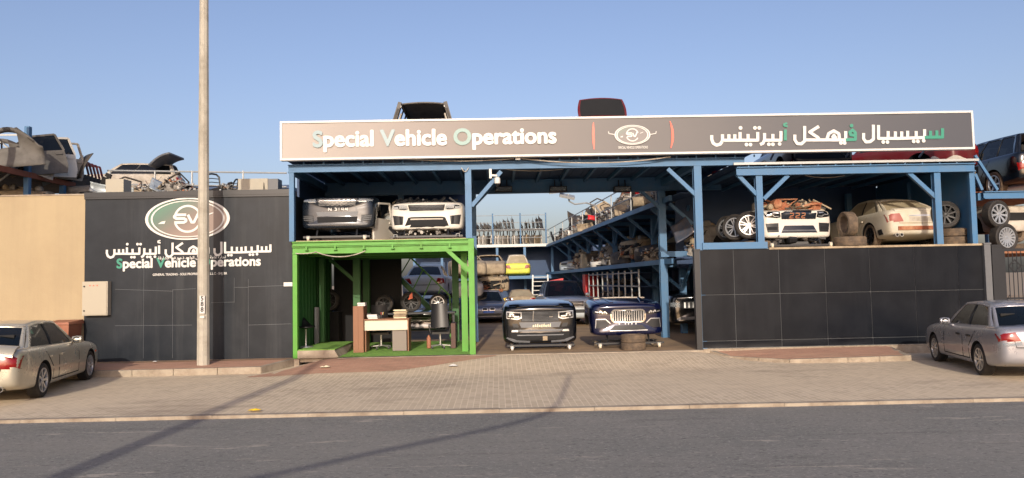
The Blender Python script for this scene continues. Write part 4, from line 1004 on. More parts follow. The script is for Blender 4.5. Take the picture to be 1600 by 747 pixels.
b = MB().m('white')
for s in [[(-.22,.76),(-.22,.83),(-.15,.76),(-.15,.83)], [(-.06,.83),(.0,.81),(-.03,.795),(.0,.77),(-.06,.76)], [(.05,.76),(.05,.83)], [(.13,.83),(.10,.79),(.17,.79)], [(.16,.83),(.16,.76)], [(.23,.83),(.20,.79),(.27,.79)], [(.26,.83),(.26,.76)]]: b.dline(bv, FR, s, .02, .01)
b.out('plate_characters', c3)
b = MB().m('dark'); b.dline(bv, FR, [(-.9, 1.03), (-.53, 1.07), (.53, 1.07), (.9, 1.03)], .012); b.out('bonnet_gap', c3)
dolly('low black dolly under the dark car front above the green bay', fp(527, 19.78, zdk), 0, 1.5, 1, 'desk_white', .10)
# white sport one next to it
def white_front(label, loc, rz, top, H=1.03, W=1.93):
    c, bv = front_end('car_front', label, 'paint_white', W, loc, rz, H, bot=.22)
    return c, bv
c4, bv = white_front('white car front without bonnet above the green bay, beside the dark one', fp(668, 19.8, zdk+.02), F90, None)
def white_face(c, bv, dz=0, grille_text=None):
    feat(c, bv, 'headlight', 'glass_lamp', [(.48, .75), (.58, .73), (.86, .77), (.89, .88), (.50, .87)], .008, lines=[[(.52, .77), (.70, .77)], [(.72, .78), (.72, .84), (.84, .845)]], lw=.022, lk='gloss_black')
    feat(c, bv, 'grille', 'plastic', [(-.44, .72), (.44, .72), (.48, .87), (-.48, .87)], .008, False, [[(-.42+.84*i/14, z+.012*(i % 2)) for i in range(15)] for z in (.75, .785, .82)], 'plastic_grey', .012)
c4_f = white_face(c4, bv)
feat(c4, bv, 'bumper_vent', 'plastic', [(.62, .36), (.84, .36), (.88, .61), (.60, .58)], .008, True, [[(.66, .37), (.68, .58)]], 'dark', .06)
feat(c4, bv, 'air_intake', 'dark', [(-.60, .245), (.60, .245), (.48, .54), (.40, .56), (-.40, .56), (-.48, .54)], .008, False, [[(-.42, .50), (.42, .50)]], 'wreck_pale', .035)
b = MB().m('alu_cast')
for k in range(34): u, v = rnd.uniform(-.55, .5), rnd.uniform(-.02, .18); r_ = rnd.uniform(.02, .06); b.lathe([(r_, 0), (r_*.8, rnd.uniform(.05, .15))], (-.12-rnd.random()*.3, u, v+.1), rnd.choice('xyz'), 7)
b.m('plastic')
for k in range(26): u = rnd.uniform(-.85, .8); b.bar((-.1-rnd.random()*.4, u, rnd.uniform(.04, .2)), (-.15-rnd.random()*.4, u+rnd.uniform(-.2, .2), rnd.uniform(.1, .33)), rnd.uniform(.03, .09))
b.out('underside_parts', c4, 30)
b = MB().m('plastic')
for k in range(22): u = -.8+1.6*rnd.random(); b.bar((-.12-.5*rnd.random(), u, .95), (-.15-.6*rnd.random(), u+rnd.uniform(-.3, .3), 1.02+.06*rnd.random()), rnd.uniform(.03, .07))
b.out('engine_bay', c4)
dolly('low black dolly under the bonnetless white car front above the green bay', fp(668, 19.83, zdk), 0, 1.66, 1, 'plastic', .07)
# burnt one in the blue bay
c5, bv = white_front('white car front with a rusty burnt engine bay in the blue bay', fp(1254, 19.85, zf+.03), F90+R(6), None, 1.06, 1.96)
feat(c5, bv, 'headlight', 'gloss_black', [(.50, .77), (.60, .75), (.88, .78), (.91, .93), (.52, .92)], .008, lines=[[(.54, .80), (.66, .79), (.70, .83)], [(.72, .84), (.84, .83)], [(.56, .88), (.70, .89)]], lw=.02)
feat(c5, bv, 'grille', 'paint_velar', [(-.47, .72), (.47, .72), (.50, .95), (-.50, .95)], .008, False)
b = MB().m('rust')
for u in (-.26, -.10, .06):
    for ln in ([(u, .87), (u+.10, .87), (u+.09, .81), (u+.01, .80), (u, .75), (u+.10, .75)],): b.dline(bv, FR, ln, .024, .016)
b.out('grille_marks', c5)  # angular brown marks laid across the grille
feat(c5, bv, 'badge', 'chrome', [(.26, .84), (.33, .84), (.33, .87), (.26, .87)], .02, False)
feat(c5, bv, 'bumper_vent', 'plastic', [(.56, .38), (.84, .38), (.88, .61), (.56, .62)], .008, True, [[(.6, .48), (.84, .48)]], 'dark', .08)
feat(c5, bv, 'air_intake', 'gloss_black', [(-.50, .36), (.50, .36), (.40, .55), (-.40, .55)], .008, False, [[(-.46, .42), (.46, .42)]], 'plastic_grey', .03)
def lumps(root, name, k, n, x0, x1, y0, y1, z0, z1, seed=3, sz=(.04, .14)):
    r = random.Random(seed); b = MB().m(k if isinstance(k, str) else k[0])
    for i in range(n):
        if not isinstance(k, str): b.m(r.choice(k))
        s = r.uniform(*sz); c = Vector((r.uniform(x0, x1), r.uniform(y0, y1), r.uniform(z0, z1))); t = r.random()
        if t < .35: b.lathe([(s*.6, -s), (s, -s*.8), (s*.9, s*.7), (s*.5, s)], c, r.choice('xyz'), 8)
        elif t < .7: b.bar(c-Vector((r.uniform(-s, s)*1.5, s*1.6, 0)), c+Vector((r.uniform(-s, s)*1.5, s*1.6, r.uniform(-s, s))), s*.7, s*.5)
        else: b.tube([c, c+Vector((r.uniform(-1, 1), r.uniform(-1, 1), r.uniform(0, .8)))*s*2, c+Vector((r.uniform(-1, 1), r.uniform(-1, 1), r.uniform(-.4, .6)))*s*3.4], s*.2, 6)
    return b.out(name, root, 30)
lumps(c5, 'engine_bay', ('rust', 'rust', 'wreck_sand', 'wreck_dark'), 130, -1.05, -.16, -.8, .8, 1.0, 1.14, 5)
lumps(c5, 'underside_parts', ('plastic', 'wreck_dark'), 40, -.7, -.1, -.7, .7, .06, .3, 6)
dolly('black dolly under the burnt white car front in the blue bay', fp(1254, 19.88, zf), 0, 1.6, .9, 'desk_white', .06)
# black one half hidden behind the gate post
c6, bv = front_end('car_front', 'black car front half hidden behind the gate post at the yard entrance', 'paint_black', 1.9, fp(1092, 24.6, .05), F90-R(6), 1.35)
feat(c6, bv, 'headlight', 'glass_lamp', [(.60, .82), (.9, .84), (.9, .98), (.60, .98)], .008); feat(c6, bv, 'grille', 'plastic', [(-.5, .78), (.5, .78), (.5, 1.0), (-.5, 1.0)], .008, False, [[(-.45+.13*k, .8), (-.45+.13*k, .98)] for k in range(8)], 'chrome_soft', .04)
feat(c6, bv, 'air_intake', 'plastic_grey', [(-.6, .42), (.6, .42), (.6, .52), (-.6, .52)], .01, False)

# ---------------------------------------------------------------- cars in the blue bay and on the roofs
p = fp(1398, 22.0, zf)
mb, bv, inf = build_car('wrecked_car', 'dust covered cream saloon car without rear bumper in the blue bay', 'car', 'paint_dusty', 'cou', 4.7, 1.86, 1.43, 2.8, .33, (p.x-.15, 22.55, zf), math.pi/2, glass='glass_dusty', wheels=True, tyre='rubber_dusty', rim='alloy_dark', red='red_lamp_dusty', lamps='dusty', seat=False, mirrors=False, lower='paint_dusty', seam='wreck_sand')
b = MB().m('rust').decal(bv, RE, [(-.62, .43), (.62, .43), (.62, .53), (-.62, .53)], .03, thick=.05); b.out('bumper_bar', mb)
MB().m('chrome_soft').decal(bv, RE, [(-.34, .795), (.34, .795), (.30, .83), (-.30, .83)], .012).out('chrome_strip', mb)
b = MB().m('wreck_pale').decal(bv, RE, [(-.3, .66), (.3, .66), (.3, .77), (-.3, .77)], .008); b.out('plate_recess', mb)
for s in (.62, -.58):
    e_ = MB()
    for k in (0, .12): e_.m('chrome_soft').lathe([(.045, .12), (.05, -.05), (.04, -.05), (.036, .1)], (-2.36, s-.06+k, .30), 'x', 12, close=True); e_.m('dark').lathe([(.035, .06), (.035, .07)], (-2.36, s-.06+k, .30), 'x', 10)
    e_.out('exhaust_pipe', mb, 30)
b = MB().m('dark').decal(bv, LF, [(-2.05, .34), (-1.85, .32), (-1.82, .46), (-2.0, .48)], .012); b.decal(bv, RE, [(-.86, .36), (-.66, .34), (-.66, .44), (-.84, .50)], .012); b.out('torn_openings', mb)
MB().m('paint_dusty').decal(bv, TP, [(-2.28, -.66), (-2.16, -.7), (-2.16, .7), (-2.28, .66)], .04, thick=.05).out('spoiler', mb)
zc = zr+.11
sv, bv, inf = build_car('wrecked_car', 'gutted grey car shell with an open back on the canopy roof', 'car shell', 'primer', 'suv', 4.5, 1.88, 1.86, 2.7, .36, (at(661, 180, 21).x, 22.9, at(661, 156.5, 20.9).z-1.86), math.pi/2, glass=None, wheels=False, lamps=False, detail=False, seat=False, ring_rear=False)
zsv = at(661, 156.5, 20.9).z-1.86
b = MB()
for s in (1, -1):
    b.m('primer').bar((-2.08, s*.80, 1.12), (-1.92, s*.62, 1.80), .15, .10); b.m('wreck_dark').bar((-2.14, s*.82, 1.1), (-2.02, s*.66, 1.62), .05, .06); b.m('white').lathe([(.05, -.01), (.03, .01)], (-1.99, s*.63, 1.70), 'x', 10)
    b.m('wreck_pale').bar((-2.0, s*.70, 1.12), (-1.9, s*.60, 1.5), .08, .04)
b.out('rear_pillar', sv)
lumps(sv, 'cabin_debris', ('wreck_sand', 'wreck_grey', 'dark'), 26, -1.6, .3, -.6, .6, 1.14, 1.32, 9, (.06, .16))
b = MB().m('black_trim')
for s in (1, -1):
    b.bar((-1.2, s*.6, .30), (-1.2, s*.6, zc-zsv), .12); b.bar((1.2, s*.6, .30), (1.2, s*.6, zc-zsv), .12)
b.out('support_block', sv)
rc, bv, inf = build_car('wrecked_car', 'dark red car with its boot lid raised on the canopy roof', 'car', 'paint_red', 'sed', 4.4, 1.75, 1.42, 2.6, .3, (at(937, 180, 21).x, 23.1, zc-.16), math.pi/2, wheels=False, mirrors=False, seat=False, rear_lid=False)
c = at(942, 182, 21.1); w1 = (at(980, 170, 21.1).x-at(905, 170, 21.1).x)/2; zt0, zt1 = at(942, 183, 21.1).z, at(942, 149.5, 21.1).z
def lid(u, v, o=0):
    s = 2*u-1; return Vector((c.x+s*w1*(1-.10*v+.06*math.sin(v*3)), 21.1+.35*v-.10*math.cos(s*1.5)+o, zt0+(zt1-zt0)*(v-.05*s*s*v)))
b = MB().m('paint_red'); U9 = [k/10 for k in range(11)]
b.grid(lambda u, v: lid(u, v), U9, U9, lambda i, j: i in (0, 9) or j in (0, 9)); b.grid(lambda u, v: lid(u, v, .05), U9, U9)
b.m('dark').grid(lambda u, v: lid(.045+.91*u, .05+.90*v, -.012), U9, U9)
lo = b.out('boot_lid', rc, 40); lo.matrix_parent_inverse = (Matrix.Translation(rc.location) @ Matrix.Rotation(math.pi/2, 4, 'Z')).inverted()
def roof_car(label, paint, px, Y, z, rz, kind='sed', H=1.44, **kw):
    d = dict(wheels=False, mirrors=False, seat=False, detail=False); d.update(kw)
    r, bv, i = build_car('wrecked_car', label, 'car', paint, kind, 4.5, 1.8, H, 2.65, .31, (at(px, 200, Y).x, Y, z), rz, **d); return r, bv
zrb = z3+.205
roof_car('pale car behind the banner emblem on the canopy roof', 'wreck_pale', 1074, 23, zc-.1, math.pi/2, H=1.46)
roof_car('black car on the blue bay roof, its underside showing below the banner', 'paint_black', 1236, 22.9, zrb-.16, math.pi/2, H=1.5)
rr_, bv = roof_car('red car on the blue bay roof, its sill showing below the banner', 'paint_red', 1386, 23.0, zrb-.16, R(126))
p = at(1478, 245, 20.4)
hb = thing('scrap_bumper', 'crumpled white bumper piece on the blue bay roof under the banner corner', 'bumper', (p.x, 20.4, zrb+.02))
b = MB().m('wreck_pale').grid(lambda u, v: (-.35+.9*u, .1*math.sin(u*5)+.1*v, .05+.16*v+.05*math.sin(u*11)), [k/12 for k in range(13)], [0, .5, 1]); b.grid(lambda u, v: (-.5+.5*u, .4+.1*math.sin(u*9), .02+.2*v), [k/6 for k in range(7)], [0, 1]); b.out('bumper_skin', hb, 50)
lumps(hb, 'broken_brackets', ('wreck_grey', 'wreck_pale', 'plastic'), 14, -.4, .6, 0, .5, .03, .12, 4, (.03, .08))

# wheels and tyres in the blue bay
def W3(label, px, py, Y, r=.37, rz=0, style='pair', spokes=12, rim='alloy', tilt=0, tyre='rubber', group=None): return loose_wheel(label, at(px, py, Y), (tilt, 0, rz), r, .26, style, spokes, rim, tyre, group)
W3('alloy wheel standing on a tyre behind the blue post of the bay', 1170, 352, 20.2, .37, R(-12))
W3('alloy wheel standing between two other wheels in the blue bay', 1150, 355.5, 20.5, .36, R(-38))
W3('alloy wheel standing edge-on deepest in the row of wheels in the blue bay', 1138, 357, 20.9, .35, R(-55))
p = at(1182, 378, 20.1); loose_tyre('flat lying tyre behind the foot of the blue bay post', (p.x, p.y, zf+.1), r=.36); p = at(1145, 380, 20.6); loose_tyre('flat lying tyre under the edge-on wheels in the blue bay', (p.x, p.y, zf+.1), r=.34)
p = at(1328, 374, 19.75); loose_tyre('dusty tyre lying flat between the burnt car front and the cream car', (p.x, p.y, zf+.125), r=.40, w=.25)
p = at(1324, 347, 19.9); loose_tyre('dusty tyre standing upright on a flat one beside the cream car', (p.x, p.y, zf+.25+.335), (0, R(90), R(4)), r=.335, w=.27)
p = at(1490, 370, 20.2); loose_tyre('bottom tyre of the two under the black wheel by the blue side sheet', (p.x, p.y, zf+.11), r=.36, w=.22); loose_tyre('upper tyre of the two under the black wheel by the blue side sheet', (p.x+.02, p.y, zf+.33), r=.36, w=.21)
loose_wheel('black spoked wheel standing on two tyres by the blue side sheet', (p.x-.22, p.y, zf+.44+.37), (0, 0, R(-8)), .37, .26, 'twist', 9, 'alloy_dark')
p = at(1462, 345, 21); loose_wheel('black wheel half hidden behind the blue post beside the cream car', (p.x, 21.3, zf+.38), (0, 0, R(-25)), .38, .26, 'twist', 9, 'alloy_dark')

# ---------------------------------------------------------------- rack beyond the blue bay
rz0 = at(1565, 299, 20.3).z; rk = thing('storage_rack', 'blue rack beyond the blue bay holding the dark car and two wheels', 'rack', (bx1+1.2, 20.3, 0))
zl2 = at(1567, 393, 20.2).z
MB().m('blue').ibeam((at(1536, 299, 20.3).x, 20.3, rz0-.1), (bx1+4.5, 20.3, rz0-.1), .14, .2).out('beam', rk)
MB().m('blue').bar((at(1536, 299, 20.3).x, 20.42, rz0-.12), (at(1536, 299, 20.3).x, 26, rz0-.12), .14, .2).out('beam', rk)
MB().m('rust').box(bx1+.2, bx1+4.5, 20.4, 26, rz0-.01, rz0+.01).out('deck', rk)
MB().m('rust').box(bx1+.2, bx1+4.5, 19.9, 26, zl2-.06, zl2).out('deck', rk)
for q in ((1523, 243, 1558, 297), (1523, 272, 1534, 297)): MB().m('blue').bar(at(q[0], q[1], 20.25), at(q[2], q[3], 20.25), .07, .07).out('brace', rk)
for x, y in ((bx1+.3, 25.8), (bx1+4.4, 20.3), (bx1+4.4, 25.8), (bx1+.3, 22.6)): post(rk, 'blue', x, y, 0, rz0-.21)
adopt(rk)
xs_ = at(1562, 276, 21.6).x
dsu, bv, inf = build_car('wrecked_car', 'dark blue black car with a door missing on the blue rack beyond the banner', 'car', 'paint_black', 'suv', 4.6, 1.92, 1.78, 2.7, .37, (xs_+.96, 23.15, rz0+.01), math.pi/2, glass='glass_dark', tyre='rubber_dusty', style='star', spokes=6, skip_glass=('rear_window',))
q = MB().m('wreck_sand'); q.hexa([(-.5, .985, .7), (-.05, .985, .7), (-.05, 1.0, .7), (-.5, 1.0, .7), (-.35, .85, 1.5), (.0, .85, 1.5), (.0, .87, 1.5), (-.35, .87, 1.5)]); q.out('door_card', dsu)
MB().m('dark').decal(bv, LF, [(-.55, .5), (.5, .5), (.5, 1.0), (-.6, 1.0)], .008).out('door_opening', dsu)
W3('many spoked alloy wheel on top of another wheel outside the blue bay', 1556, 335, 20.15, .375, R(14), 'pair', 18); W3('turbine style alloy wheel resting on the lower deck beside the black pillar', 1568, 371.5, 20.1, .38, R(14), 'star', 16)
rf, bvf = front_end('car_front', 'white dusty car front with an orange lamp beside the stacked alloy wheels', 'wreck_pale', 1.85, fp(1606, 20.6, zl2+.25), F90+R(10), 1.1)
feat(rf, bvf, 'headlight', 'glass_lamp', [(.5, .75), (.9, .78), (.9, .9), (.5, .9)], .01); feat(rf, bvf, 'grille', 'dark', [(-.4, .6), (.4, .6), (.4, .82), (-.4, .82)], .01, False); feat(rf, bvf, 'indicator', 'orange_lamp', [(.88, .7), (.95, .7), (.95, .84), (.88, .84)], .012)
loose_tyre('grey worn tyre lying behind the lower alloy wheel outside the blue bay', (at(1590, 380, 20.9).x, 20.9, zl2+.11), r=.35, w=.22)
loose_tyre('grey worn tyre standing behind the lower alloy wheel outside the blue bay', (at(1583, 360, 20.75).x, 20.75, zl2+.57), (R(75), 0, R(20)), r=.34, w=.22)
# ---------------------------------------------------------------- office furniture under the green bay
p0, p1 = at(570, 540, 20.6), at(637, 540, 20.6); dx0, dx1 = p0.x, p1.x; dzt = at(600, 500, 20.6).z
ds = thing('desk', 'office desk with a white front panel and grey drawer unit on the turf', 'desk', ((dx0+dx1)/2, 20.6, .02))
MB().m('wood').box(dx0-.02, dx1+.05, 20.55, 21.25, dzt, dzt+.03).out('top', ds)
MB().m('desk_white').box(dx0, dx1, 20.6, 20.62, at(600, 516, 20.6).z, dzt-.002).out('front_panel', ds)
MB().m('desk_grey').box(at(613, 520, 20.65).x, at(635, 520, 20.65).x, 20.66, 21.2, .03, dzt-.14).out('drawer_unit', ds)
MB().m('wood').box(dx1, dx1+.03, 20.6, 21.2, .02, dzt-.002).out('leg', ds); MB().m('wood').box(dx0-.0, dx0+.03, 20.64, 21.2, .02, dzt-.002).out('leg', ds)
adopt(ds)
q0, q1 = at(552, 540, 20.5).x, at(570, 540, 20.5).x; zt_ = at(560, 478.5, 20.5).z
cbx = thing('side_cabinet', 'tall brown wooden cabinet standing at the end of the office desk', 'cabinet', ((q0+q1)/2, 20.5, .02))
MB().m('wood').box(q0, q1-.03, 20.5, 21.1, .02, zt_).out('casing', cbx); b = MB().m('wood'); b.box(q0+.01, (q0+q1)/2-.018, 20.485, 20.499, .06, zt_-.02); b.box((q0+q1)/2-.012, q1-.04, 20.485, 20.499, .06, zt_-.02); b.out('door', cbx); adopt(cbx)
def paper_stack(label, cx, y, z, w, d, n, ks, seed, name='paper_stack', cat='papers'):
    r = random.Random(seed); b = MB(); zz = z
    for i in range(n):
        b.m(r.choice(ks)); h = r.uniform(.015, .05); ox, oy = r.uniform(-.03, .03), r.uniform(-.02, .02); b.box(cx-w/2+ox, cx+w/2+ox, y-d/2+oy, y+d/2+oy, zz, zz+h); zz += h+.0008
    return tag(b.out(name), label, cat)
paper_stack('messy pile of cream folders on the desk end over the drawer unit', at(627, 490, 20.9).x, 20.9, dzt+.031, .34, .28, 7, ('paper', 'paper', 'yellow', 'wreck_sand'), 3)
paper_stack('low white paper pile on the desk beside the wooden cabinet', at(583, 497, 20.85).x, 20.85, dzt+.031, .26, .26, 4, ('white', 'paper'), 4)
paper_stack('white box on top of the tall wooden cabinet', (q0+q1)/2+.03, 20.75, zt_+.001, .2, .3, 2, ('white',), 5, 'box', 'box')
x = at(591, 494, 21).x; ph = MB().m('plastic'); ph.box(x-.08, x+.08, 20.9, 21.08, dzt+.031, dzt+.07); ph.bar((x-.1, 20.95, dzt+.09), (x+.1, 20.95, dzt+.09), .05, .04); tag(ph.out('desk_telephone'), 'black desk telephone between the paper piles on the desk', 'telephone')
pn_ = MB().m('plastic').lathe([(.035, 0), (.04, .1), (.036, .1), (.032, .02)], (x+.12, 20.8, dzt+.031), 'z', 12); 
for k in range(4): pn_.m(('coral', 'plastic', 'white', 'yellow')[k]).tube([(x+.12+.01*k-.015, 20.8, dzt+.05), (x+.11+.02*k, 20.8+.01*k, dzt+.2)], .005, 5)
tag(pn_.out('pen_holder'), 'dark pen holder with pens beside the desk telephone', 'pen holder')
def office_chair(label, x, y, rz, tall=True):
    t = thing('office_chair', label, 'office chair', (x, y, .02), rz)
    b = MB().m('leather').grid(lambda u, v: ((u-.5)*.5, (v-.5)*.48, .46+.05*(1-(2*u-1)**4)*(1-(2*v-1)**4)), [k/8 for k in range(9)], [k/8 for k in range(9)]); b.box(-.24, .24, -.23, .23, .40, .465); b.out('seat', t, 40)
    b = MB().m('leather'); f = lambda u, v, o: ((u-.5)*(.50-.08*v), .22+.10*v+.06*(2*u-1)**2*-1+o, .56+.66*v)
    b.grid(lambda u, v: f(u, v, 0), [k/8 for k in range(9)], [k/8 for k in range(9)]); b.grid(lambda u, v: f(u, v, .08), [k/8 for k in range(9)], [k/8 for k in range(9)])
    for a_, c_ in ((0, 1),): 
        b.grid(lambda u, v: f(0, v, .08*u), [0, 1], [k/8 for k in range(9)]); b.grid(lambda u, v: f(1, v, .08*u), [0, 1], [k/8 for k in range(9)]); b.grid(lambda u, v: f(v, 1, .08*u), [0, 1], [k/8 for k in range(9)])
    b.out('backrest', t, 40); MB().m('chrome_soft').tube([(0, 0, .08), (0, 0, .41)], .028, 10).out('gas_lift', t)
    for s in (-1, 1): MB().m('plastic').tube([(s*.26, .12, .42), (s*.30, .12, .62), (s*.30, -.14, .64)], .02, 6).out('armrest', t)
    b = MB().m('chrome_soft')
    for k in range(5): a = k*2*math.pi/5; b.bar((0, 0, .10), (.28*math.cos(a), .28*math.sin(a), .07), .04, .025)
    b.out('star_base', t)
    for k in range(5):
        a = k*2*math.pi/5; MB().m('plastic').lathe([(.012, -.02), (.028, -.018), (.028, .018), (.012, .02)], (.28*math.cos(a), .28*math.sin(a), .03), 'y', 10).out('castor', t)
    return t
office_chair('black leather office chair behind the desk, its chrome base showing underneath', at(597, 540, 21.7).x, 21.55, R(180))
office_chair('black leather office chair standing beside the brown panel near the green post', at(688, 540, 21.3).x, 21.3, R(8))
a = at(707, 530, 21.5).x; tag(MB().m('wood_dark').box(a-.02, a+.10, 21.2, 21.9, .02, at(707, 505, 21.3).z).out('wooden_board'), 'dark brown wooden panel standing behind the second office chair', 'panel')
a = at(670, 535, 21.4).x; tag((lambda m_: m_.out('fire_extinguisher', None, 40))(MB().m('bin').lathe([(.055, .02), (.06, .04), (.06, .30), (.03, .35), (.02, .38)], (a, 21.4, 0), 'z', 12)), 'small brown red cylinder on the turf beside the second office chair', 'extinguisher')
# bar stool on the step
bs = thing('bar_stool', 'black bucket bar stool with a round chrome foot on the turf step', 'stool', (at(478, 540, 20.3).x, 20.3, .21))
MB().m('chrome_soft').lathe([(.19, .0), (.18, .02), (.03, .035), (.025, .05), (.025, .46), (.035, .48)], (0, 0, 0), 'z', 18).out('pedestal', bs, 40)
b = MB().m('leather').grid(lambda u, v: (.24*math.cos(u*2*math.pi)*(v*.9+.1), .22*math.sin(u*2*math.pi)*(v*.9+.1), .50+.04*v+(.30*v**2*max(0, -math.cos(u*2*math.pi+.5))**1.2)), [k/20 for k in range(21)], [k/6 for k in range(7)]); o = b.out('seat', bs, 60); o.modifiers.new('skin', 'SOLIDIFY').thickness = .03
a = at(497, 505, 21.6).x; tag(MB().m('plastic_grey').box(a-.08, a+.04, 21.5, 21.65, .2, at(497, 480, 21.6).z).out('metal_cabinet'), 'narrow grey upright box against the green side wall', 'box')
# wheels and shelf behind the desk
a0, a1 = at(560, 500, 23.2).x, at(712, 500, 23.2).x
sh = thing('wheel_shelf', 'dark low shelf carrying wheels behind the desk', 'shelf', ((a0+a1)/2, 23.2, .02))
zs_ = at(684, 487, 23.2).z; MB().m('black_trim').box(a0, a1, 22.9, 23.5, zs_-.05, zs_).out('top', sh)
for x in (a0+.05, a1-.05): MB().m('black_trim').box(x-.03, x+.03, 23.0, 23.06, .02, zs_-.051).out('leg', sh)
adopt(sh)
for px, lab, rim, st_, n_ in ((685, 'bright twisted spoke alloy wheel standing on the shelf behind the desk', 'alloy', 'twist', 8), (642, 'black alloy wheel standing on the shelf next to the bright one', 'alloy_dark', 'pair', 10), (601, 'black alloy wheel standing on the shelf behind the cream folders', 'alloy_dark', 'star', 7)):
    loose_wheel(lab, (at(px, 472, 23.2).x, 23.2, zs_+.27*1.0), (0, 0, R(rnd.uniform(-8, 8))), .27 if px != 642 else .31, .2, st_, n_, rim).location.z = zs_+(.27 if px != 642 else .31)
loose_wheel('large dark five spoke wheel hanging in the shade by the green side wall', at(513, 469, 23.9), (0, 0, R(6)), .36, .24, 'pair', 10, 'alloy_dark')
hp = at(513, 469, 23.9); hk = MB().m('dark'); hk.box(hp.x-.35, hp.x+.35, 23.7, 24.2, .02, hp.z-.36); tag(hk.out('tool_chest'), 'dark chest in the shade carrying the large five spoke wheel', 'chest')
tri = at(641, 463, 22.8); tl = MB().m('orange_lamp').prism([(tri.x-.07, 22.8, tri.z-.1), (tri.x+.06, 22.8, tri.z-.06), (tri.x+.05, 22.8, tri.z+.10), (tri.x-.02, 22.8, tri.z+.06)], (0, .05, 0)); tag(tl.out('tail_lamp'), 'orange red tail lamp lying against the black wheel on the shelf', 'tail lamp').location = (0, .1, 0)
cf, bvf = front_end('car_front', 'dark car front with a silver mesh grille behind the desk, below the bright wheel', 'paint_black', 1.7, fp(655, 23.9, .05), F90, .95)
feat(cf, bvf, 'grille', 'plastic', [(-.5, .56), (.5, .56), (.54, .76), (-.54, .76)], .008, False, [[(-.48+.96*i/16, z+.012*(i % 2)) for i in range(17)] for z in (.60, .65, .70)], 'chrome_soft', .012)
# green stair rail
gs = thing('stair', 'green steel stair with handrail at the back of the green bay', 'stair', (at(668, 440, 25).x, 25, 0))
a, c = at(640, 402, 25), at(703, 462, 25); 
MB().m('green').bar(a+Vector((0, 0, .02)), c, .05, .05).out('handrail', gs)
a2, c2_ = at(622, 432, 25), at(690, 500, 25); MB().m('green_shaded').bar(a2, c2_, .3, .16).out('stringer', gs)
for t in (0.02, .33, .55, .78): p = a.lerp(c, t); MB().m('green').bar(p, a2.lerp(c2_, t)+Vector((.0, 0, 0)), .035).out('baluster', gs)
MB().m('green').bar(c, (c.x, 25, .0), .05).out('post', gs); adopt(gs)

# ---------------------------------------------------------------- spare part prototypes
def car_door(label, group=None):
    t = thing('car_door_assembly', label, 'car door', (0, 0, 0), 0, group)
    P = [(-.52, .0), (.50, .0), (.56, .2), (.54, .62), (-.46, .62), (-.54, .3)]
    b = MB().m('wreck_pale'); b.prism([(x, -.05, z) for x, z in P], (0, .05, 0)); b.m('wreck_dark').prism([(x*.94, .001, .03+z*.94) for x, z in P], (0, .05, 0)); b.out('panel', t)
    f = MB().m('wreck_dark'); F = [(-.46, .62), (-.22, 1.02), (.40, 1.06), (.54, .62)]
    for p, q in zip(F, F[1:]): f.bar((p[0], -.01, p[1]), (q[0], -.01, q[1]), .05, .05)
    f.out('window_frame', t); MB().m('plastic').box(.30, .46, -.075, -.052, .50, .54).out('handle', t); return t
def bumper(label, group=None):
    t = thing('car_bumper', label, 'bumper', (0, 0, 0), 0, group)
    b = MB().m('wreck_pale'); pr = [(0, 0), (-.05, .10), (-.06, .22), (-.02, .34), (.06, .40)]
    b.grid(lambda u, v: (lambda s, q: (s*.88, q[0]+.28*abs(s)**3, q[1]))(2*u-1, pr[min(4, int(v*4+.01))]), [k/14 for k in range(15)], [k/4 for k in range(5)])
    b.m('plastic').grid(lambda u, v: ((2*u-1)*.5, -.066+.28*abs((2*u-1)*.57)**3-.004, .08+.10*v), [k/8 for k in range(9)], [0, 1])
    o = b.out('skin', t, 50); o.modifiers.new('skin', 'SOLIDIFY').thickness = .012; return t
def engine(label, group=None):
    t = thing('engine', label, 'engine', (0, 0, 0), 0, group); lumps(t, 'block', ('alu_cast', 'alu_cast', 'wreck_dark'), 70, -.32, .32, -.24, .24, .10, .52, rnd.randint(1, 99), (.03, .10))
    b = MB().m('alu_cast'); b.box(-.3, .3, -.2, .2, 0.02, .34); b.out('sump', t); lumps(t, 'pipes', ('plastic', 'rust', 'galv'), 26, -.3, .3, -.25, .25, .4, .62, rnd.randint(1, 99), (.025, .06)); return t
def bonnet(label, group=None):
    t = thing('car_bonnet', label, 'bonnet', (0, 0, 0), 0, group)
    o = MB().m('wreck_pale').grid(lambda u, v: ((u-.5)*(1.5-.2*v), .06*math.sin(v*3)-.12*(2*u-1)**2*.5, v*1.05), [k/10 for k in range(11)], [k/8 for k in range(9)]).out('panel', t, 60); o.modifiers.new('skin', 'SOLIDIFY').thickness = .02
    b = MB().m('wreck_dark')
    for s in (-1, 1): b.bar((s*.5, .10, .1), (s*.1, .10, .95), .08, .03)
    b.bar((-.6, .08, .12), (.6, .08, .12), .08, .03); b.out('inner_frame', t); return t
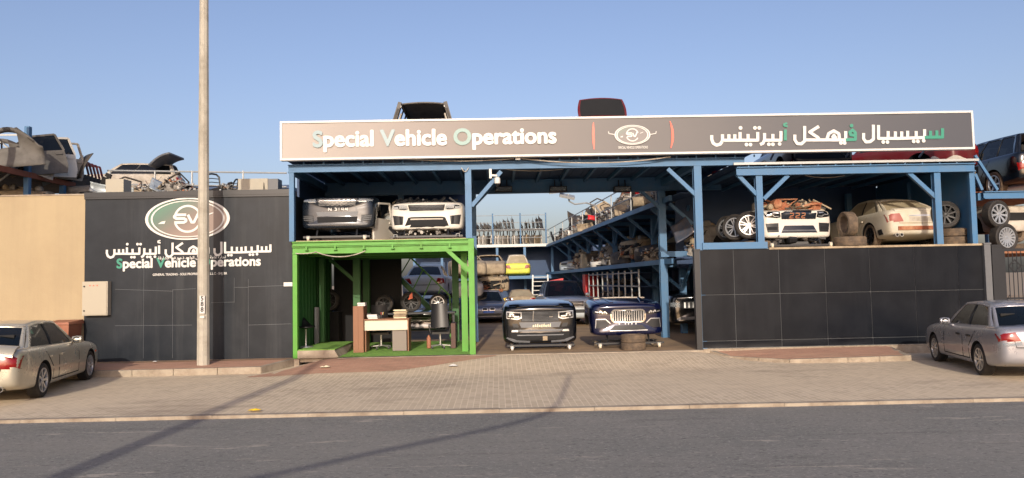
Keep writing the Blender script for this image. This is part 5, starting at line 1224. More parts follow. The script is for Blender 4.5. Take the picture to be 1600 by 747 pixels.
def seat_(label, group=None):
    t = thing('car_seat_assembly', label, 'car seat', (0, 0, 0), 0, group)
    MB().m('leather').hexa([(-.25, -.25, .12), (.25, -.25, .12), (.25, .25, .08), (-.25, .25, .08), (-.24, -.25, .28), (.24, -.25, .28), (.24, .25, .24), (-.24, .25, .24)]) ; b = MB().m('interior')
    b.hexa([(-.25, -.25, .12), (.25, -.25, .12), (.25, .25, .08), (-.25, .25, .08), (-.24, -.25, .28), (.24, -.25, .28), (.24, .25, .24), (-.24, .25, .24)]); b.out('cushion', t)
    b = MB().m('interior'); b.hexa([(-.24, .18, .2), (.24, .18, .2), (.24, .32, .2), (-.24, .32, .2), (-.2, .36, .82), (.2, .36, .82), (.2, .46, .82), (-.2, .46, .82)]); b.box(-.12, .12, .38, .47, .86, 1.02); b.box(-.05, .05, .41, .43, .8, .88); b.out('backrest', t); MB().m('galv').box(-.22, .22, -.2, .2, .0, .07).out('runner', t); return t
def cut_front(label, paint, seed, group=None):
    t, bv = front_end('wrecked_front', label, paint, 1.82, (0, 0, 0), 0, 1.12, group=group, cat='wrecked car front')
    for s in (1, -1):
        P = [(s*.50, .70), (s*.86, .74), (s*.88, .90), (s*.54, .86)]; MB().m('dark').decal(bv, FR, P, .01).out('lamp_hole', t)
    MB().m('dark').decal(bv, FR, [(-.46, .40), (.46, .40), (.5, .84), (-.5, .84)], .008).out('grille_hole', t)
    lumps(t, 'radiator_parts', ('alu_cast', 'wreck_dark', 'wreck_sand', 'rust'), 40, -.12, .06, -.7, .7, .3, .85, seed, (.05, .12)); lumps(t, 'engine_bay', ('alu_cast', 'wreck_dark', 'wreck_sand'), 40, -.95, -.2, -.6, .6, .98, 1.16, seed+1, (.05, .14)); return t
OFF = []
# ---------------------------------------------------------------- storage racks inside the yard
E0, E1 = at(1031, 312.4, 24), at(857, 381.6, 51.5); RD = Vector((E1.x-E0.x, E1.y-E0.y, 0)); RL = RD.length; RD.normalize(); RN = Vector((RD.y, -RD.x, 0))
zu = 4.29; zlw = 2.4; RZ = math.atan2(RD.y, RD.x)
def RK(s, t, z): p = Vector((E0.x, E0.y, 0))+RD*s+RN*t; return Vector((p.x, p.y, z))
rk2 = thing('storage_rack', 'long two level blue rack running back along the yard full of car parts', 'rack', RK(RL/2, 0, 0))
SP = [1.3+3.43*k for k in range(8)]
for s in SP:
    for t in (1.05, 4.6): 
        p = RK(s, t, 0); post(rk2, 'blue', p.x, p.y, 0, zu-.12, .2, .2)
    for zz in (zu, zlw):
        MB().m('blue').bar(RK(s, .05, zz-.14), RK(s, 4.7, zz-.14), .12, .14).out('beam', rk2)
        MB().m('blue').bar(RK(s, .12, zz-.2), RK(s, 1.0, zz-.95), .10, .10).out('brace', rk2); 
        MB().m('blue').bar(RK(s-.9, 1.05, zz-.16), RK(s-.05, 1.05, zz-.9), .07, .07).out('brace', rk2)
for zz in (zu, zlw):
    MB().m('blue').bar(RK(-1.2, .0, zz-.07), RK(RL+1.5, .0, zz-.07), .07, .16).out('beam', rk2)
    MB().m('blue_dark').hexa([RK(.9, .04, zz-.03), RK(RL+1.5, .04, zz-.03), RK(RL+1.5, 4.8, zz-.03), RK(.9, 4.8, zz-.03), RK(.9, .04, zz), RK(RL+1.5, .04, zz), RK(RL+1.5, 4.8, zz), RK(.9, 4.8, zz)]).hexa([RK(-2, .04, zz-.03), RK(.899, .04, zz-.03), RK(.899, .55, zz-.03), RK(-2, .55, zz-.03), RK(-2, .04, zz), RK(.899, .04, zz), RK(.899, .55, zz), RK(-2, .55, zz)]).out('deck', rk2)
MB().m('blue_dark').hexa([RK(.9, 4.85, 0), RK(RL+1.5, 4.85, 0), RK(RL+1.5, 4.9, 0), RK(.9, 4.9, 0), RK(.9, 4.85, zu), RK(RL+1.5, 4.85, zu), RK(RL+1.5, 4.9, zu), RK(.9, 4.9, zu)]).out('back_sheet', rk2)
rail = MB().m('galv')
for zz in (.5, 1.0): rail.tube([RK(.3, .04, zu+zz), RK(RL+1, .04, zu+zz)], .022, 6)
rail.out('guard_rail', rk2)
s = .6
while s < RL+1: MB().m('galv').tube([RK(s, .04, zu), RK(s, .04, zu+1.02)], .026, 6).out('rail_post', rk2); s += 3.43
adopt(rk2)
# back rack across the end of the yard
BYk = 52.6; X0, X1 = at(640, 382, BYk).x, E1.x+.4; zbk = at(800, 382, BYk).z; zb1 = at(830, 431, BYk).z
rk3 = thing('storage_rack', 'blue rack across the far end of the yard with rows of doors on top', 'rack', ((X0+X1)/2, BYk, 0))
MB().m('blue_dark').box(X0, X1+6, BYk+2.4, BYk+2.5, 0, zbk).out('back_sheet', rk3)
MB().m('blue_dark').box(X0, X1+3, BYk, BYk+2.4, zbk-.12, zbk).out('deck', rk3); MB().m('galv').box(X0, X1+.1, BYk-.06, BYk-.002, zbk-.17, zbk+.02).out('beam', rk3)
MB().m('blue').box(at(795, 431, BYk-1.9).x, X1+1, BYk-1.9, BYk+1.8, zb1-.2, zb1).out('deck', rk3)
for k in range(6): x = X0+.3+k*(X1-X0)/5.2; post(rk3, 'blue', x, BYk+.1, 0, zbk-.13, .16, .16)
rb_ = MB().m('galv')
for dz in (.45, .95, 1.05, 1.5, 2.0): rb_.tube([(X0, BYk, zbk+dz), (at(855, 360, BYk).x, BYk, zbk+dz)], .02, 5)
rb_.out('guard_rail', rk3)
for px in (770, 813, 853): MB().m('blue').tube([(at(px, 360, BYk).x, BYk, zbk), (at(px, 360, BYk).x, BYk, zbk+2.15)], .045, 6).out('rail_post', rk3)
MB().m('galv').box(X0, at(853, 360, BYk).x, BYk+.1, BYk+1.4, zbk+1.02, zbk+1.06).out('shelf_board', rk3)
adopt(rk3)
LD = 'car doors standing in a row on the far rack'; n = 0
d0 = car_door('pale car door standing on edge in the lower row on the far rack', LD)
bm0 = bonnet('dark car panel leaning in the upper row on the far rack', 'dark panels leaning on the upper shelf of the far rack')
PL = [dict(), {'wreck_pale': 'wreck_sand'}, {'wreck_pale': 'paint_white', 'wreck_dark': 'wreck_grey'}, {'wreck_pale': 'wreck_grey'}, {'wreck_pale': 'wreck_dark'}]
x = X0+.4
while x < at(852, 370, BYk).x:
    lab = 'pale car door standing on edge in the lower row on the far rack'; rot = (R(rnd.uniform(-6, 6)), R(rnd.uniform(-14, 10)), R(78+rnd.uniform(-14, 10))); loc = (x, BYk+.75, zbk+.03)
    if n == 0: d0.location = loc; d0.rotation_euler = rot
    else:
        k = rnd.choice([1, 2, 2, 3, 4, 0]); dup(d0, loc, rot, lab if k != 4 else 'dark car door standing on edge in the lower row on the far rack', LD if k != 4 else 'dark car doors in the lower row on the far rack', PL[k])
    n += 1; x += .24+.08*rnd.random()
n = 0
for a_, c_ in ((738, 768), (776, 808), (820, 852)):
    xa, xb = at(a_, 350, BYk).x, at(c_, 350, BYk).x; x = xa
    while x < xb:
        f = (x-xa)/(xb-xa); rot = (R(-14+rnd.uniform(-6, 6)), R(16+rnd.uniform(-9, 9)), R(72+rnd.uniform(-9, 9))); sc0 = (.62, .8, .42+.5*f if a_ != 738 else .42); loc = (x-.1, BYk+.7, zbk+1.07)
        if n == 0: bm0.scale = sc0; bm0.location = loc; bm0.rotation_euler = rot; [setattr(s_, 'link', 'OBJECT') or setattr(s_, 'material', M['wreck_dark']) for s_ in bm0.children[0].material_slots[:1]]
        else: dup(bm0, loc, rot, None, None, {'wreck_pale': rnd.choice(['wreck_dark', 'wreck_grey', 'wreck_dark'])}, sc0)
        n += 1; x += .26

# heap along the upper deck of the long rack
ENG = engine('greasy engine in the heap on the upper deck of the long rack', 'engines in the heap on the long rack'); BON = bonnet('dusty bonnet leaning in the heap on the long rack', 'bonnets in the heap on the long rack')
BUM = bumper('loose bumper in the heap on the upper deck of the long rack', 'bumpers in the heap on the long rack'); DOR = car_door('loose car door leaning in the heap on the long rack', 'loose doors in the heap on the long rack')
SEA = seat_('torn dark car seat thrown on the heap on the long rack', 'car seats in the heap on the long rack')
protos = {'ENG': ENG, 'BON': BON, 'BUM': BUM, 'DOR': DOR, 'SEA': SEA}; used = set()
NAMES = {'ENG': ('engine', 'engines'), 'BON': ('bonnet', 'bonnets'), 'BUM': ('bumper', 'bumpers'), 'DOR': ('car door', 'doors'), 'SEA': ('car seat', 'car seats')}
CW = [('pale', dict()), ('sand coloured', {'wreck_pale': 'wreck_sand'}), ('white', {'wreck_pale': 'paint_white'}), ('grey', {'wreck_pale': 'wreck_grey'}), ('dark', {'wreck_pale': 'wreck_dark'}), ('red', {'wreck_pale': 'paint_redbright'}), ('silver', {'wreck_pale': 'paint_sky'})]
def put(kind, s, t, z, rot, c=None, where='on the upper deck of the long rack', loc=None):
    pr = protos[kind]; cn, sw = c if c else CW[rnd.choice([0, 0, 1, 1, 2, 3, 3, 4, 6])]
    if kind in ('ENG', 'SEA'): lab = {'ENG': 'greasy engine lying in the heap ', 'SEA': 'torn dark car seat lying in the heap '}[kind]+where; g = NAMES[kind][1]+' in the heap '+where; sw = None
    else: lab = cn+' '+NAMES[kind][0]+' lying in the heap '+where; g = cn+' '+NAMES[kind][1]+' in the heap '+where
    p = loc or RK(s, t, z); rot = (rot[0], rot[1], rot[2]+RZ)
    if kind not in used:
        used.add(kind); pr.location = p; pr.rotation_euler = rot; pr['label'] = lab; pr['group'] = g
        if sw:
            for ch in pr.children:
                for sl in ch.material_slots:
                    if sl.material and sl.material.name in sw: nm = M[sw[sl.material.name]]; sl.link = 'OBJECT'; sl.material = nm
        return pr
    q = dup(pr, p, rot, lab, g, sw); z_ = rnd.uniform(.62, .9); q.scale = (z_,)*3; return q
RED = CW[5]; WHI = CW[2]
s = .8; k = 0
while s < RL-1.2:
    hgt = .5+.55*math.sin(math.pi*min(1, s/RL))
    put(rnd.choice(['ENG', 'ENG', 'BUM', 'SEA']), s, rnd.uniform(.4, .7), zu+.02, (R(rnd.uniform(-10, 10)), R(rnd.uniform(-10, 10)), rnd.uniform(0, 6.2)))
    put(rnd.choice(['DOR', 'BON', 'BUM']), s+.3, rnd.uniform(1.0, 1.5), zu+.05, (R(-28+rnd.uniform(-14, 14)), R(rnd.uniform(-18, 18)), R(-90+rnd.uniform(-50, 50))))
    if k % 2 == 0: put(rnd.choice(['ENG', 'BUM', 'DOR']), s+.5, rnd.uniform(1.3, 1.9), zu+hgt*.8, (R(rnd.uniform(-70, 0)), R(rnd.uniform(-40, 40)), rnd.uniform(-2.2, -.9)))
    if k % 3 == 0: put(rnd.choice(['BON', 'BUM']), s+.2, rnd.uniform(1.8, 2.5), zu+hgt*.9, (R(rnd.uniform(-50, -10)), R(rnd.uniform(-40, 40)), rnd.uniform(-2.4, -.8)))
    s += .5; k += 1
s = 1.0; k = 0
while s < RL-1:                                     # bigger panels on top of the heap
    hgt = .55+.6*math.sin(math.pi*min(1, (s+3)/(RL+3)))
    q = put(('DOR', 'BON', 'BUM', 'BON')[k % 4], s, rnd.uniform(1.2, 2.2), zu+hgt*rnd.uniform(.75, 1.0), (R(rnd.uniform(-75, -25)), R(rnd.uniform(-25, 25)), rnd.uniform(-2.3, -.8)), CW[(0, 3, 2, 1, 6, 3, 0, 4)[k % 8]]); q.scale = (rnd.uniform(.85, 1.1),)*3
    if k % 2: put('ENG', s+.4, rnd.uniform(.8, 1.5), zu+hgt*.55, (R(rnd.uniform(-40, 40)), R(rnd.uniform(-40, 40)), rnd.uniform(0, 6)))
    s += 1.15; k += 1
put('BUM', 11.2, .3, zu+.15, (R(-20), R(20), R(-60)), RED); put('DOR', 6.6, .35, zu+.05, (R(-10), R(4), R(-80)), RED); put('BUM', 5.0, .5, zu+.75, (0, R(8), R(-80)), RED)
put('BON', 10, .9, zu+.25, (R(-35), R(-10), R(-75)), WHI); put('BON', 8.8, 1.1, zu+.3, (R(-30), R(-12), R(-80)), WHI); put('BON', 2.8, .6, zu+.1, (R(-15), R(6), R(-85)), CW[1]); put('DOR', 2.2, .4, zu+.1, (R(-12), 0, R(-70)), CW[1])
# a row of stripped cars on its lower shelf
wf = []
CF = cut_front('grey stripped car front nearest the blue post on the long rack  lower shelf', 'wreck_grey', 21)
def place(r, s, t, z, rz, tilt=0): p = RK(s, t, z); r.location = p; r.rotation_euler = (R(tilt), 0, RZ+rz); return r
place(CF, .6, 1.0, zlw, R(100))
def lie(label, paint, s, rz, kind='sed', L=4.3, H=1.36, z=zlw, t=2.7, **kw):
    p = RK(s, t, z-.17); d = dict(glass=None, wheels=False, detail=False, lamps=False, mirrors=False, seat=False); d.update(kw)
    return build_car('wrecked_car', label, 'car', paint, kind, L, 1.74, H, 2.6, .31, p, RZ+rz, **d)[0]
w1_ = lie('dusty dark saloon wreck with its nose facing out on the long rack shelf', 'wreck_dark', 5.2, R(118), H=1.34, t=2.5, lamps='dusty', glass='glass_dusty', red='red_lamp_dusty')
w2_ = lie('burnt black car shell behind the dark saloon on the lower shelf of the long rack', 'wreck_dark', 9.4, R(105), H=1.25, t=2.6)
w3_ = lie('sand grey car shell with a crushed bonnet on the lower shelf of the long rack', 'wreck_sand', 17.5, R(110), H=1.3, t=2.6)
w4_ = lie('pale silver wreck at the far end of the lower shelf of the long rack', 'paint_sky', 24.5, R(108), H=1.4, t=2.5, lamps='dusty')
for s, c, lab in ((7.8, {'wreck_grey': 'wreck_sand'}, 'sand coloured stripped car front wedged between two dark wrecks on the long rack'), (13.2, {'wreck_grey': 'wreck_grey'}, 'grey stripped car front with copper coloured parts in the middle of the long rack'), (20.8, {'wreck_grey': 'wreck_sand'}, 'sand coloured stripped car front near the far end of the long rack')):
    r = dup(CF, (0, 0, 0), (0, 0, 0), lab, None, c); place(r, s, .7, zlw, R(92+rnd.uniform(-18, 18)))
for s, kd in ((3.2, 'ENG'), (9.6, 'ENG'), (11.8, 'BUM'), (13.8, 'ENG'), (15.2, 'BON'), (15.8, 'ENG'), (19.2, 'ENG'), (22.5, 'BUM'), (11.2, 'ENG'), (-1.5, 'ENG')):
    put(kd, s, .55, zlw+.03, (R(rnd.uniform(-20, 10)), R(rnd.uniform(-20, 20)), R(-90+rnd.uniform(-40, 40))), None, 'on the lower shelf of the long rack')
fd = bonnet('silver blue car wing hanging in the long rack right behind the front post', None)
fd.location = at(1072, 372, 23.2); fd.rotation_euler = (R(-20), R(-30), R(-30)); fd.scale = (.45, .6, .6)
for ch in fd.children:
    for sl in ch.material_slots: sl.link = 'OBJECT'; sl.material = M['paint_steelblue']
rdp = [(1056, 281, 26, 'paint_sky', .75, (R(-62), R(-14), R(-84)), 'silver car bonnet slanting over the near end of the long rack upper deck'), (1112, 272, 22.6, 'paint_redbright', .5, (R(-70), R(-24), R(-94)), 'red car wing hanging under the canopy edge beside the blue bay'), (1143, 264, 22.0, 'paint_redbright', .45, (R(-70), R(-20), R(-94)), 'red car sill piece under the canopy edge nearest the blue bay'), (1127, 270, 22.2, 'wreck_pale', .35, (R(-60), R(-22), R(-94)), 'pale curved panel between the two red pieces under the canopy edge')]
for px, py, Y, kk, sc_, rot, lab in rdp:
    q = bonnet(lab, None); q.location = at(px, py, Y); q.rotation_euler = rot; q.scale = (sc_, sc_*.6, sc_*.4)
    for ch in q.children:
        for sl in ch.material_slots[:1]: sl.link = 'OBJECT'; sl.material = M[kk]
# pipe shelving and lockers under the long rack
ps = thing('pipe_shelf', 'open grey pipe shelf with small parts under the long rack', 'shelf', RK(10.5, .2, 0))
for k in range(10):
    p, q = RK(3.4+k*1.1, .1, 0), RK(3.4+k*1.1, .1, 2.15); MB().m('galv').tube([p, q], .035, 6).out('upright', ps)
for z in (.45, 1.0, 1.55, 2.05):
    MB().m('galv').tube([RK(3.4, .1, z), RK(13.3, .1, z)], .028, 5).out('rail', ps); MB().m('blue_dark').hexa([RK(3.4, .14, z-.02), RK(13.3, .14, z-.02), RK(13.3, .9, z-.02), RK(3.4, .9, z-.02), RK(3.4, .14, z), RK(13.3, .14, z), RK(13.3, .9, z), RK(3.4, .9, z)]).out('shelf_board', ps)
adopt(ps)
for i in range(16):
    s, z = 3.8+rnd.random()*9, rnd.choice([.451, 1.001, 1.551]); p = RK(s, .5, z)
    gp = thing('gearbox', 'small greasy gearbox on the open pipe shelf', 'gearbox', p, rnd.random()*3, 'gearboxes on the pipe shelf'); lumps(gp, 'casing', ('alu_cast', 'wreck_dark', 'plastic', 'wreck_dark'), 9, -.22, .22, -.15, .15, .1, .26, 30+i, (.05, .11))
lk = thing('locker', 'red metal locker standing at the far end of the pipe shelf', 'locker', RK(15.0, .5, 0), RZ); MB().m('paint_redbright').box(-.4, .4, -.35, .35, .9, 2.1).out('casing', lk); MB().m('wreck_grey').box(-.4, .4, -.34, .36, 0, .898).out('base', lk); MB().m('wreck_dark').box(-.03, .03, .351, .37, 1.3, 1.5).out('handle', lk)
tag(MB().m('paint_redbright').hexa([(-.4, -.12, 0), (.4, -.12, 0), (.4, .12, 0), (-.4, .12, 0), (-.36, -.1, 1.84), (.4, -.1, 1.96), (.4, .1, 1.96), (-.36, .1, 1.84)]).out('car_fender', None, 0, (at(869, 439, 44).x, 44, 0)), 'red car panel standing upright behind the roof of the grey car in the yard', 'panel')
sd_ = thing('pallet_ladder', 'white slatted ladder rack at the far rack beside the yellow car', 'ladder', at(845, 460, 49))
for x in (-.55, .55): MB().m('white').bar((x, 0, -.8), (x*.86, .2, 1.25), .09, .06).out('side_rail', sd_)
for k in range(6): MB().m('white').bar((-.54+.012*k, .03*k, -.3+.28*k), (.54-.012*k, .03*k, -.3+.28*k), .08, .04).out('rung', sd_)
# whole cars in the yard
p = at(882, 500, 31)
gr_, bv, inf = build_car('parked_car', 'pale grey off-road car with red headrests parked behind the black car front', 'car', 'paint_grey', 'suv', 4.7, 1.92, 1.83, 2.9, .38, (p.x+.1, 32.9, 0), F90+R(3), face='suv', tail='suv', rim='alloy_dark', style='star', spokes=5, seat=False, red='red_lamp')
for ch in gr_.children:
    if ch.name.startswith('roof'):
        ch.material_slots[0].link = 'OBJECT'; ch.material_slots[0].material = M['plastic']
seats(gr_, inf['xc'], inf['xr'], 1.98, .72, cloth='paint_redbright')
feat(gr_, bv, 'bumper_vent', 'gloss_black', [(.56, .55), (.84, .58), (.86, .74), (.58, .70)], .01)
p = at(762, 500, 36)
bw, bv, inf = build_car('parked_car', 'steel blue saloon car with twin grilles parked behind the green post', 'car', 'paint_steelblue', 'sed', 4.6, 1.82, 1.44, 2.76, .32, (p.x, 36.2, 0), F90+R(2), face='kidney', seat=True)
MB().m('plate_blue').decal(bv, FR, [(-.24, .46), (.24, .46), (.24, .56), (-.24, .56)], .012).out('number_plate', bw); MB().m('chrome_soft').decal(bv, FR, [(-.8, .30), (.8, .30), (.8, .33), (-.8, .33)], .014).out('bumper_strip', bw)
yc, bv, inf = build_car('wrecked_car', 'yellow hatchback on the shelf of the far rack, seen from behind', 'car', 'paint_yellow', 'sed', 4.0, 1.78, 1.62, 2.5, .3, (at(809, 420, 50.5).x, 52.6, zb1-.16), math.pi/2, glass='glass_dusty', wheels=False, mirrors=False, seat=False, red='red_lamp_dusty')
for ch in yc.children:
    if ch.name.startswith('roof'): ch.material_slots[0].link = 'OBJECT'; ch.material_slots[0].material = M['paint_dusty']
# stacked wrecks on the far side of the green bay
sx = at(768, 440, 41).x
st1 = dup(CF, (sx, 39.2, 1.05), (0, 0, F90), 'sand coloured stripped car front in the middle of the wreck pile behind the blue saloon', None, {'wreck_grey': 'wreck_sand'}); st1.scale = (1.1, 1.02, 1.0)
stb = build_car('wrecked_car', 'dark flattened wreck at the bottom of the pile behind the blue saloon', 'car', 'wreck_dark', 'sed', 4.3, 1.75, 1.22, 2.6, .3, (sx, 41.4, -.17), F90, glass=None, wheels=False, detail=False, lamps=False, mirrors=False, seat=False)[0]
stt = build_car('wrecked_car', 'sand coloured roofless wreck on top of the pile behind the blue saloon', 'car', 'wreck_sand', 'sed', 4.3, 1.78, 1.30, 2.6, .3, (sx-.1, 41.4, 2.0), F90, glass=None, wheels=False, detail=False, lamps=False, mirrors=False, seat=False)[0]
tag(B('yellow').hexa([(-.3, -.2, 0), (.3, -.2, 0), (.3, .2, 0), (-.3, .2, 0), (-.2, -.2, .34), (.16, -.2, .4), (.16, .2, .4), (-.2, .2, .34)]).out('plastic_tank', None, 0, (at(786, 465, 38.4).x, 38.4, .75)), 'yellow plastic tank between the blue saloon and the grey wreck', 'tank').location.z = .62
tag((lambda b: b.out('crate', None))(B('wreck_dark').box(at(786, 465, 38.4).x-.35, at(786, 465, 38.4).x+.35, 38.1, 38.7, 0, .60)), 'dark crate under the yellow plastic tank', 'crate')
build_car('wrecked_car', 'grey beige wreck with red lamps between the wreck pile and the grey car', 'car', 'wreck_sand', 'sed', 4.4, 1.75, 1.36, 2.6, .3, (at(815, 470, 44).x, 46, 0), math.pi/2, glass='glass_dusty', wheels=True, tyre='rubber_dusty', detail=False, mirrors=False, seat=False)
# rack behind the green bay with the silver car on it
rk4 = thing('storage_rack', 'dark steel rack behind the green bay carrying a silver saloon car', 'rack', (at(662, 470, 30).x, 31, 0))
zs4 = at(662, 470, 30).z; xc4 = at(662, 470, 30).x
MB().m('blue_dark').box(xc4-4.6, xc4+1.6, 29.8, 35, zs4-.12, zs4).out('deck', rk4)
for x in (xc4-4.5, xc4-1.4, xc4+1.5):
    for y in (29.9, 34.9): post(rk4, 'blue_dark', x, y, 0, zs4-.121)
adopt(rk4)
svc, bv, inf = build_car('wrecked_car', 'silver saloon car on the rack behind the green bay, seen from behind', 'car', 'paint_sky', 'sed', 4.6, 1.82, 1.46, 2.7, .32, (xc4, 32.4, zs4), math.pi/2, detail=True, mirrors=False, seat=False)
for i, (px, zz, pt) in enumerate(((724, .0, 'wreck_sand'), (724, 1.05, 'wreck_pale'), (727, 2.1, 'wreck_sand'))):
    r = build_car('wrecked_car', ('sand coloured wreck at the bottom of', 'pale wreck in the middle of', 'sand coloured wreck on top of')[i]+' the pile seen past the green post', 'car', pt, 'sed', 4.2, 1.75, 1.24, 2.5, .3, (at(px, 450, 36).x, 37.6+.2*i, zz-.15), F90+R(3*i), glass=None, wheels=False, detail=False, lamps=False, mirrors=False, seat=False)
# white car behind the two fronts over the green bay
wc, bv, inf = build_car('wrecked_car', 'white saloon car standing behind the bonnetless white front over the green bay', 'car', 'paint_white', 'sed', 4.2, 1.80, 1.42, 2.5, .31, (at(640, 330, 22.6).x, 23.3, zdk), F90+R(8), glass='glass_dark', mirrors=False, seat=False, detail=False, tyre='rubber', skip_glass=())
pd = car_door('white car door standing between the two car fronts over the green bay', None); pd.location = (at(597, 340, 20.7).x, 20.7, zdk); pd.rotation_euler = (0, 0, R(70))
for ch in pd.children:
    for sl in ch.material_slots[:1]: sl.link = 'OBJECT'; sl.material = M['paint_white']

# ---------------------------------------------------------------- rack and scrap over the sand wall and the black office
rl = thing('storage_rack', 'blue rack with a rusty shelf behind the sand coloured wall', 'rack', (-14, 23, 0))
pA, pB = at(-60, 243, 20.5), at(0, 258, 20.9); XL = at(43, 268, 22.2).x; zsh = at(43, 269, 22.2).z
def RLk(y, dx=0, z=0): return Vector((XL+dx, y, z))
for y, h in ((20.7, 1.75), (22.2, 1.30), (24.0, .0), (26.4, .0)):
    post(rl, 'blue', XL, y, 0, zsh+h+.001*y if h else zsh-.1, .14, .14); post(rl, 'blue', XL-2.6, y, 0, zsh+h if h else zsh-.1, .14, .14)
MB().m('rust_beam').bar(RLk(19.8, .02, zsh-.08), RLk(27, .02, zsh-.08), .1, .16).out('beam', rl); MB().m('rust_beam').bar(RLk(19.8, -2.6, zsh-.08), RLk(27, -2.6, zsh-.08), .1, .16).out('beam', rl); MB().m('wreck_dark').box(XL-2.55, XL-.05, 19.8, 27, zsh-.03, zsh).out('deck', rl)
MB().m('wreck_dark').box(XL-2.55, XL-.05, 19.9, 27, ztan-.35, ztan-.3).out('deck', rl)
MB().m('galv').bar(at(0, 211, 22.2), at(43, 211, 22.2), .03, .05).out('brace', rl); MB().m('galv').bar(at(-6, 216, 22.1), at(40, 253, 22.1), .03, .05).out('brace', rl); MB().m('galv').bar(at(-6, 287, 22.1), at(40, 252, 22.05), .03, .05).out('brace', rl)
adopt(rl)
def big_fender(label, paint, loc, rot, sc=1):
    t = thing('car_fender', label, 'car panel', loc, 0, None, rot)
    def f(u, v): return (-.8+1.6*u, .16*math.sin(math.pi*v)-.05*math.cos(3*u), (v)*(.55+.62*math.sin(math.pi*min(1, u*1.05))**.8))
    o = MB().m(paint).grid(f, [k/16 for k in range(17)], [k/8 for k in range(9)], lambda i, j: not (5 <= i <= 9 and 4 <= j <= 6)).out('panel', t, 50); o.modifiers.new('skin', 'SOLIDIFY').thickness = .025
    b = MB().m('wreck_dark'); b.tube([(-.7, .0, .1), (-.3, .12, 1.0), (.2, .14, 1.12), (.6, .05, .7)], .04, 6); b.out('inner_frame', t); t.scale = (sc,)*3; return t
dpos = ((22, 262, 21.4, 'primer', 'grey primed car wing on the rusty shelf nearest the tall blue posts', (R(8), R(-8), R(24)), .95), (50, 268, 22.5, 'wreck_pale', 'pale car panel leaning behind the blue rack post over the sand wall', (R(-12), R(18), R(40)), .7))
for px, py, Y, kk, lab, rot, sc_ in dpos: q = big_fender(lab, kk, at(px, py, Y), rot, sc_); q.location.z = zsh+.02
for i, (px, Y, kk, lab, rot, sc_) in enumerate(((74, 22.8, 'primer', 'grey car door with its inside facing out on the rusty shelf', (R(-8), R(-10), R(52)), 1.12), (88, 23.4, 'paint_white', 'white framed car door standing behind the grey door on the rusty shelf', (R(-4), R(-4), R(58)), 1.15), (100, 23.9, 'wreck_pale', 'pale car door last in the row of upright doors on the rusty shelf', (R(-2), R(0), R(60)), 1.1))):
    q = car_door(lab, None); q.location = (at(px, 270, Y).x, Y, zsh+.02); q.rotation_euler = rot; q.scale = (sc_,)*3
    for ch in q.children:
        for sl in ch.material_slots[:1]: sl.link = 'OBJECT'; sl.material = M[kk]
    if i < 2: MB().m('glass_dark').prism([(-.43, -.012, .63), (.51, -.012, .63), (.38, -.012, 1.03), (-.21, -.012, 1.0)], (0, .012, 0)).out('window_pane', q)
for i, px in enumerate((116, 122, 128, 134, 140)):
    q = car_door('red edged dark door frame standing in the row beside the white wreck', 'red edged door frames over the sand wall'); q.location = (at(px, 290, 24.6+.3*i).x, 24.6+.3*i, zsh-.3+.0*i); q.rotation_euler = (R(-3), R(2), R(66)); q.scale = (.95, 1, 1.0)
    for ch in q.children:
        if ch.name.startswith('panel'):
            for sl, kk in zip(ch.material_slots, ('wreck_dark', 'dark')): sl.link = 'OBJECT'; sl.material = M[kk]
        elif ch.name.startswith('window'): ch.material_slots[0].link = 'OBJECT'; ch.material_slots[0].material = M['paint_red']
for i, (px, Y, lab) in enumerate(((15, 20.6, 'sand coloured bumper skin lying under the rusty shelf beside the blue post'), (62, 21.2, 'pale bumper skin lying on the wall top under the rusty shelf'), (92, 22, 'pale scuffed bumper end under the rusty shelf'))):
    q = bumper(lab, None); q.location = (at(px, 300, Y).x, Y, ztan-.15); q.rotation_euler = (R(-40), R(5*i), R(20+30*i))
# deck behind the black office and what stands on it
dkz = at(260, 299, 28).z-.1
rl2 = thing('storage_rack', 'raised steel deck with pipe rails behind the black office front', 'rack', (-10, 28, 0))
MB().m('blue_dark').box(at(140, 300, 26).x, at(452, 300, 26).x, 26, 31, dkz-.12, dkz).out('deck', rl2)
for x in (at(150, 300, 26).x, at(300, 300, 26).x, at(440, 300, 26).x):
    for y in (26.2, 30.8): post(rl2, 'blue', x, y, 0, dkz-.121)
b = MB().m('galv'); 
for py in (268.5, 290): b.tube([at(168, py-2, 26), at(448, py+2, 26)], .03, 6)
b.out('guard_rail', rl2)
for px in (172, 242, 300, 380): MB().m('galv').tube([(at(px, 290, 26).x, 26, dkz), (at(px, 290, 26).x, 26, at(px, 267, 26).z)], .03, 6).out('rail_post', rl2)
adopt(rl2)
vw, bv, inf = build_car('wrecked_car', 'white estate car wreck with its tailgate raised behind the black office', 'car', 'wreck_pale', 'suv', 3.6, 1.7, 1.62, 2.3, .31, (at(212, 285, 29).x, 28.6, dkz-.42), R(180)+R(12), glass='glass_dark', wheels=False, mirrors=False, seat=False, red='red_lamp', tail='suv', skip_glass=('rear_window',))
a = at(243, 262, 28.2); c = at(276, 246, 28.0)
q = MB().m('plastic_grey').grid(lambda u, v: a.lerp(c, v)+Vector((0, (u-.5)*1.3, .10*math.sin(v*3.1)+.08*v)), [k/6 for k in range(7)], [k/6 for k in range(7)]).out('tailgate', vw, 50); q.modifiers.new('skin', 'SOLIDIFY').thickness = .07; q.matrix_parent_inverse = (Matrix.Translation(vw.location) @ Matrix.Rotation(R(192), 4, 'Z')).inverted()
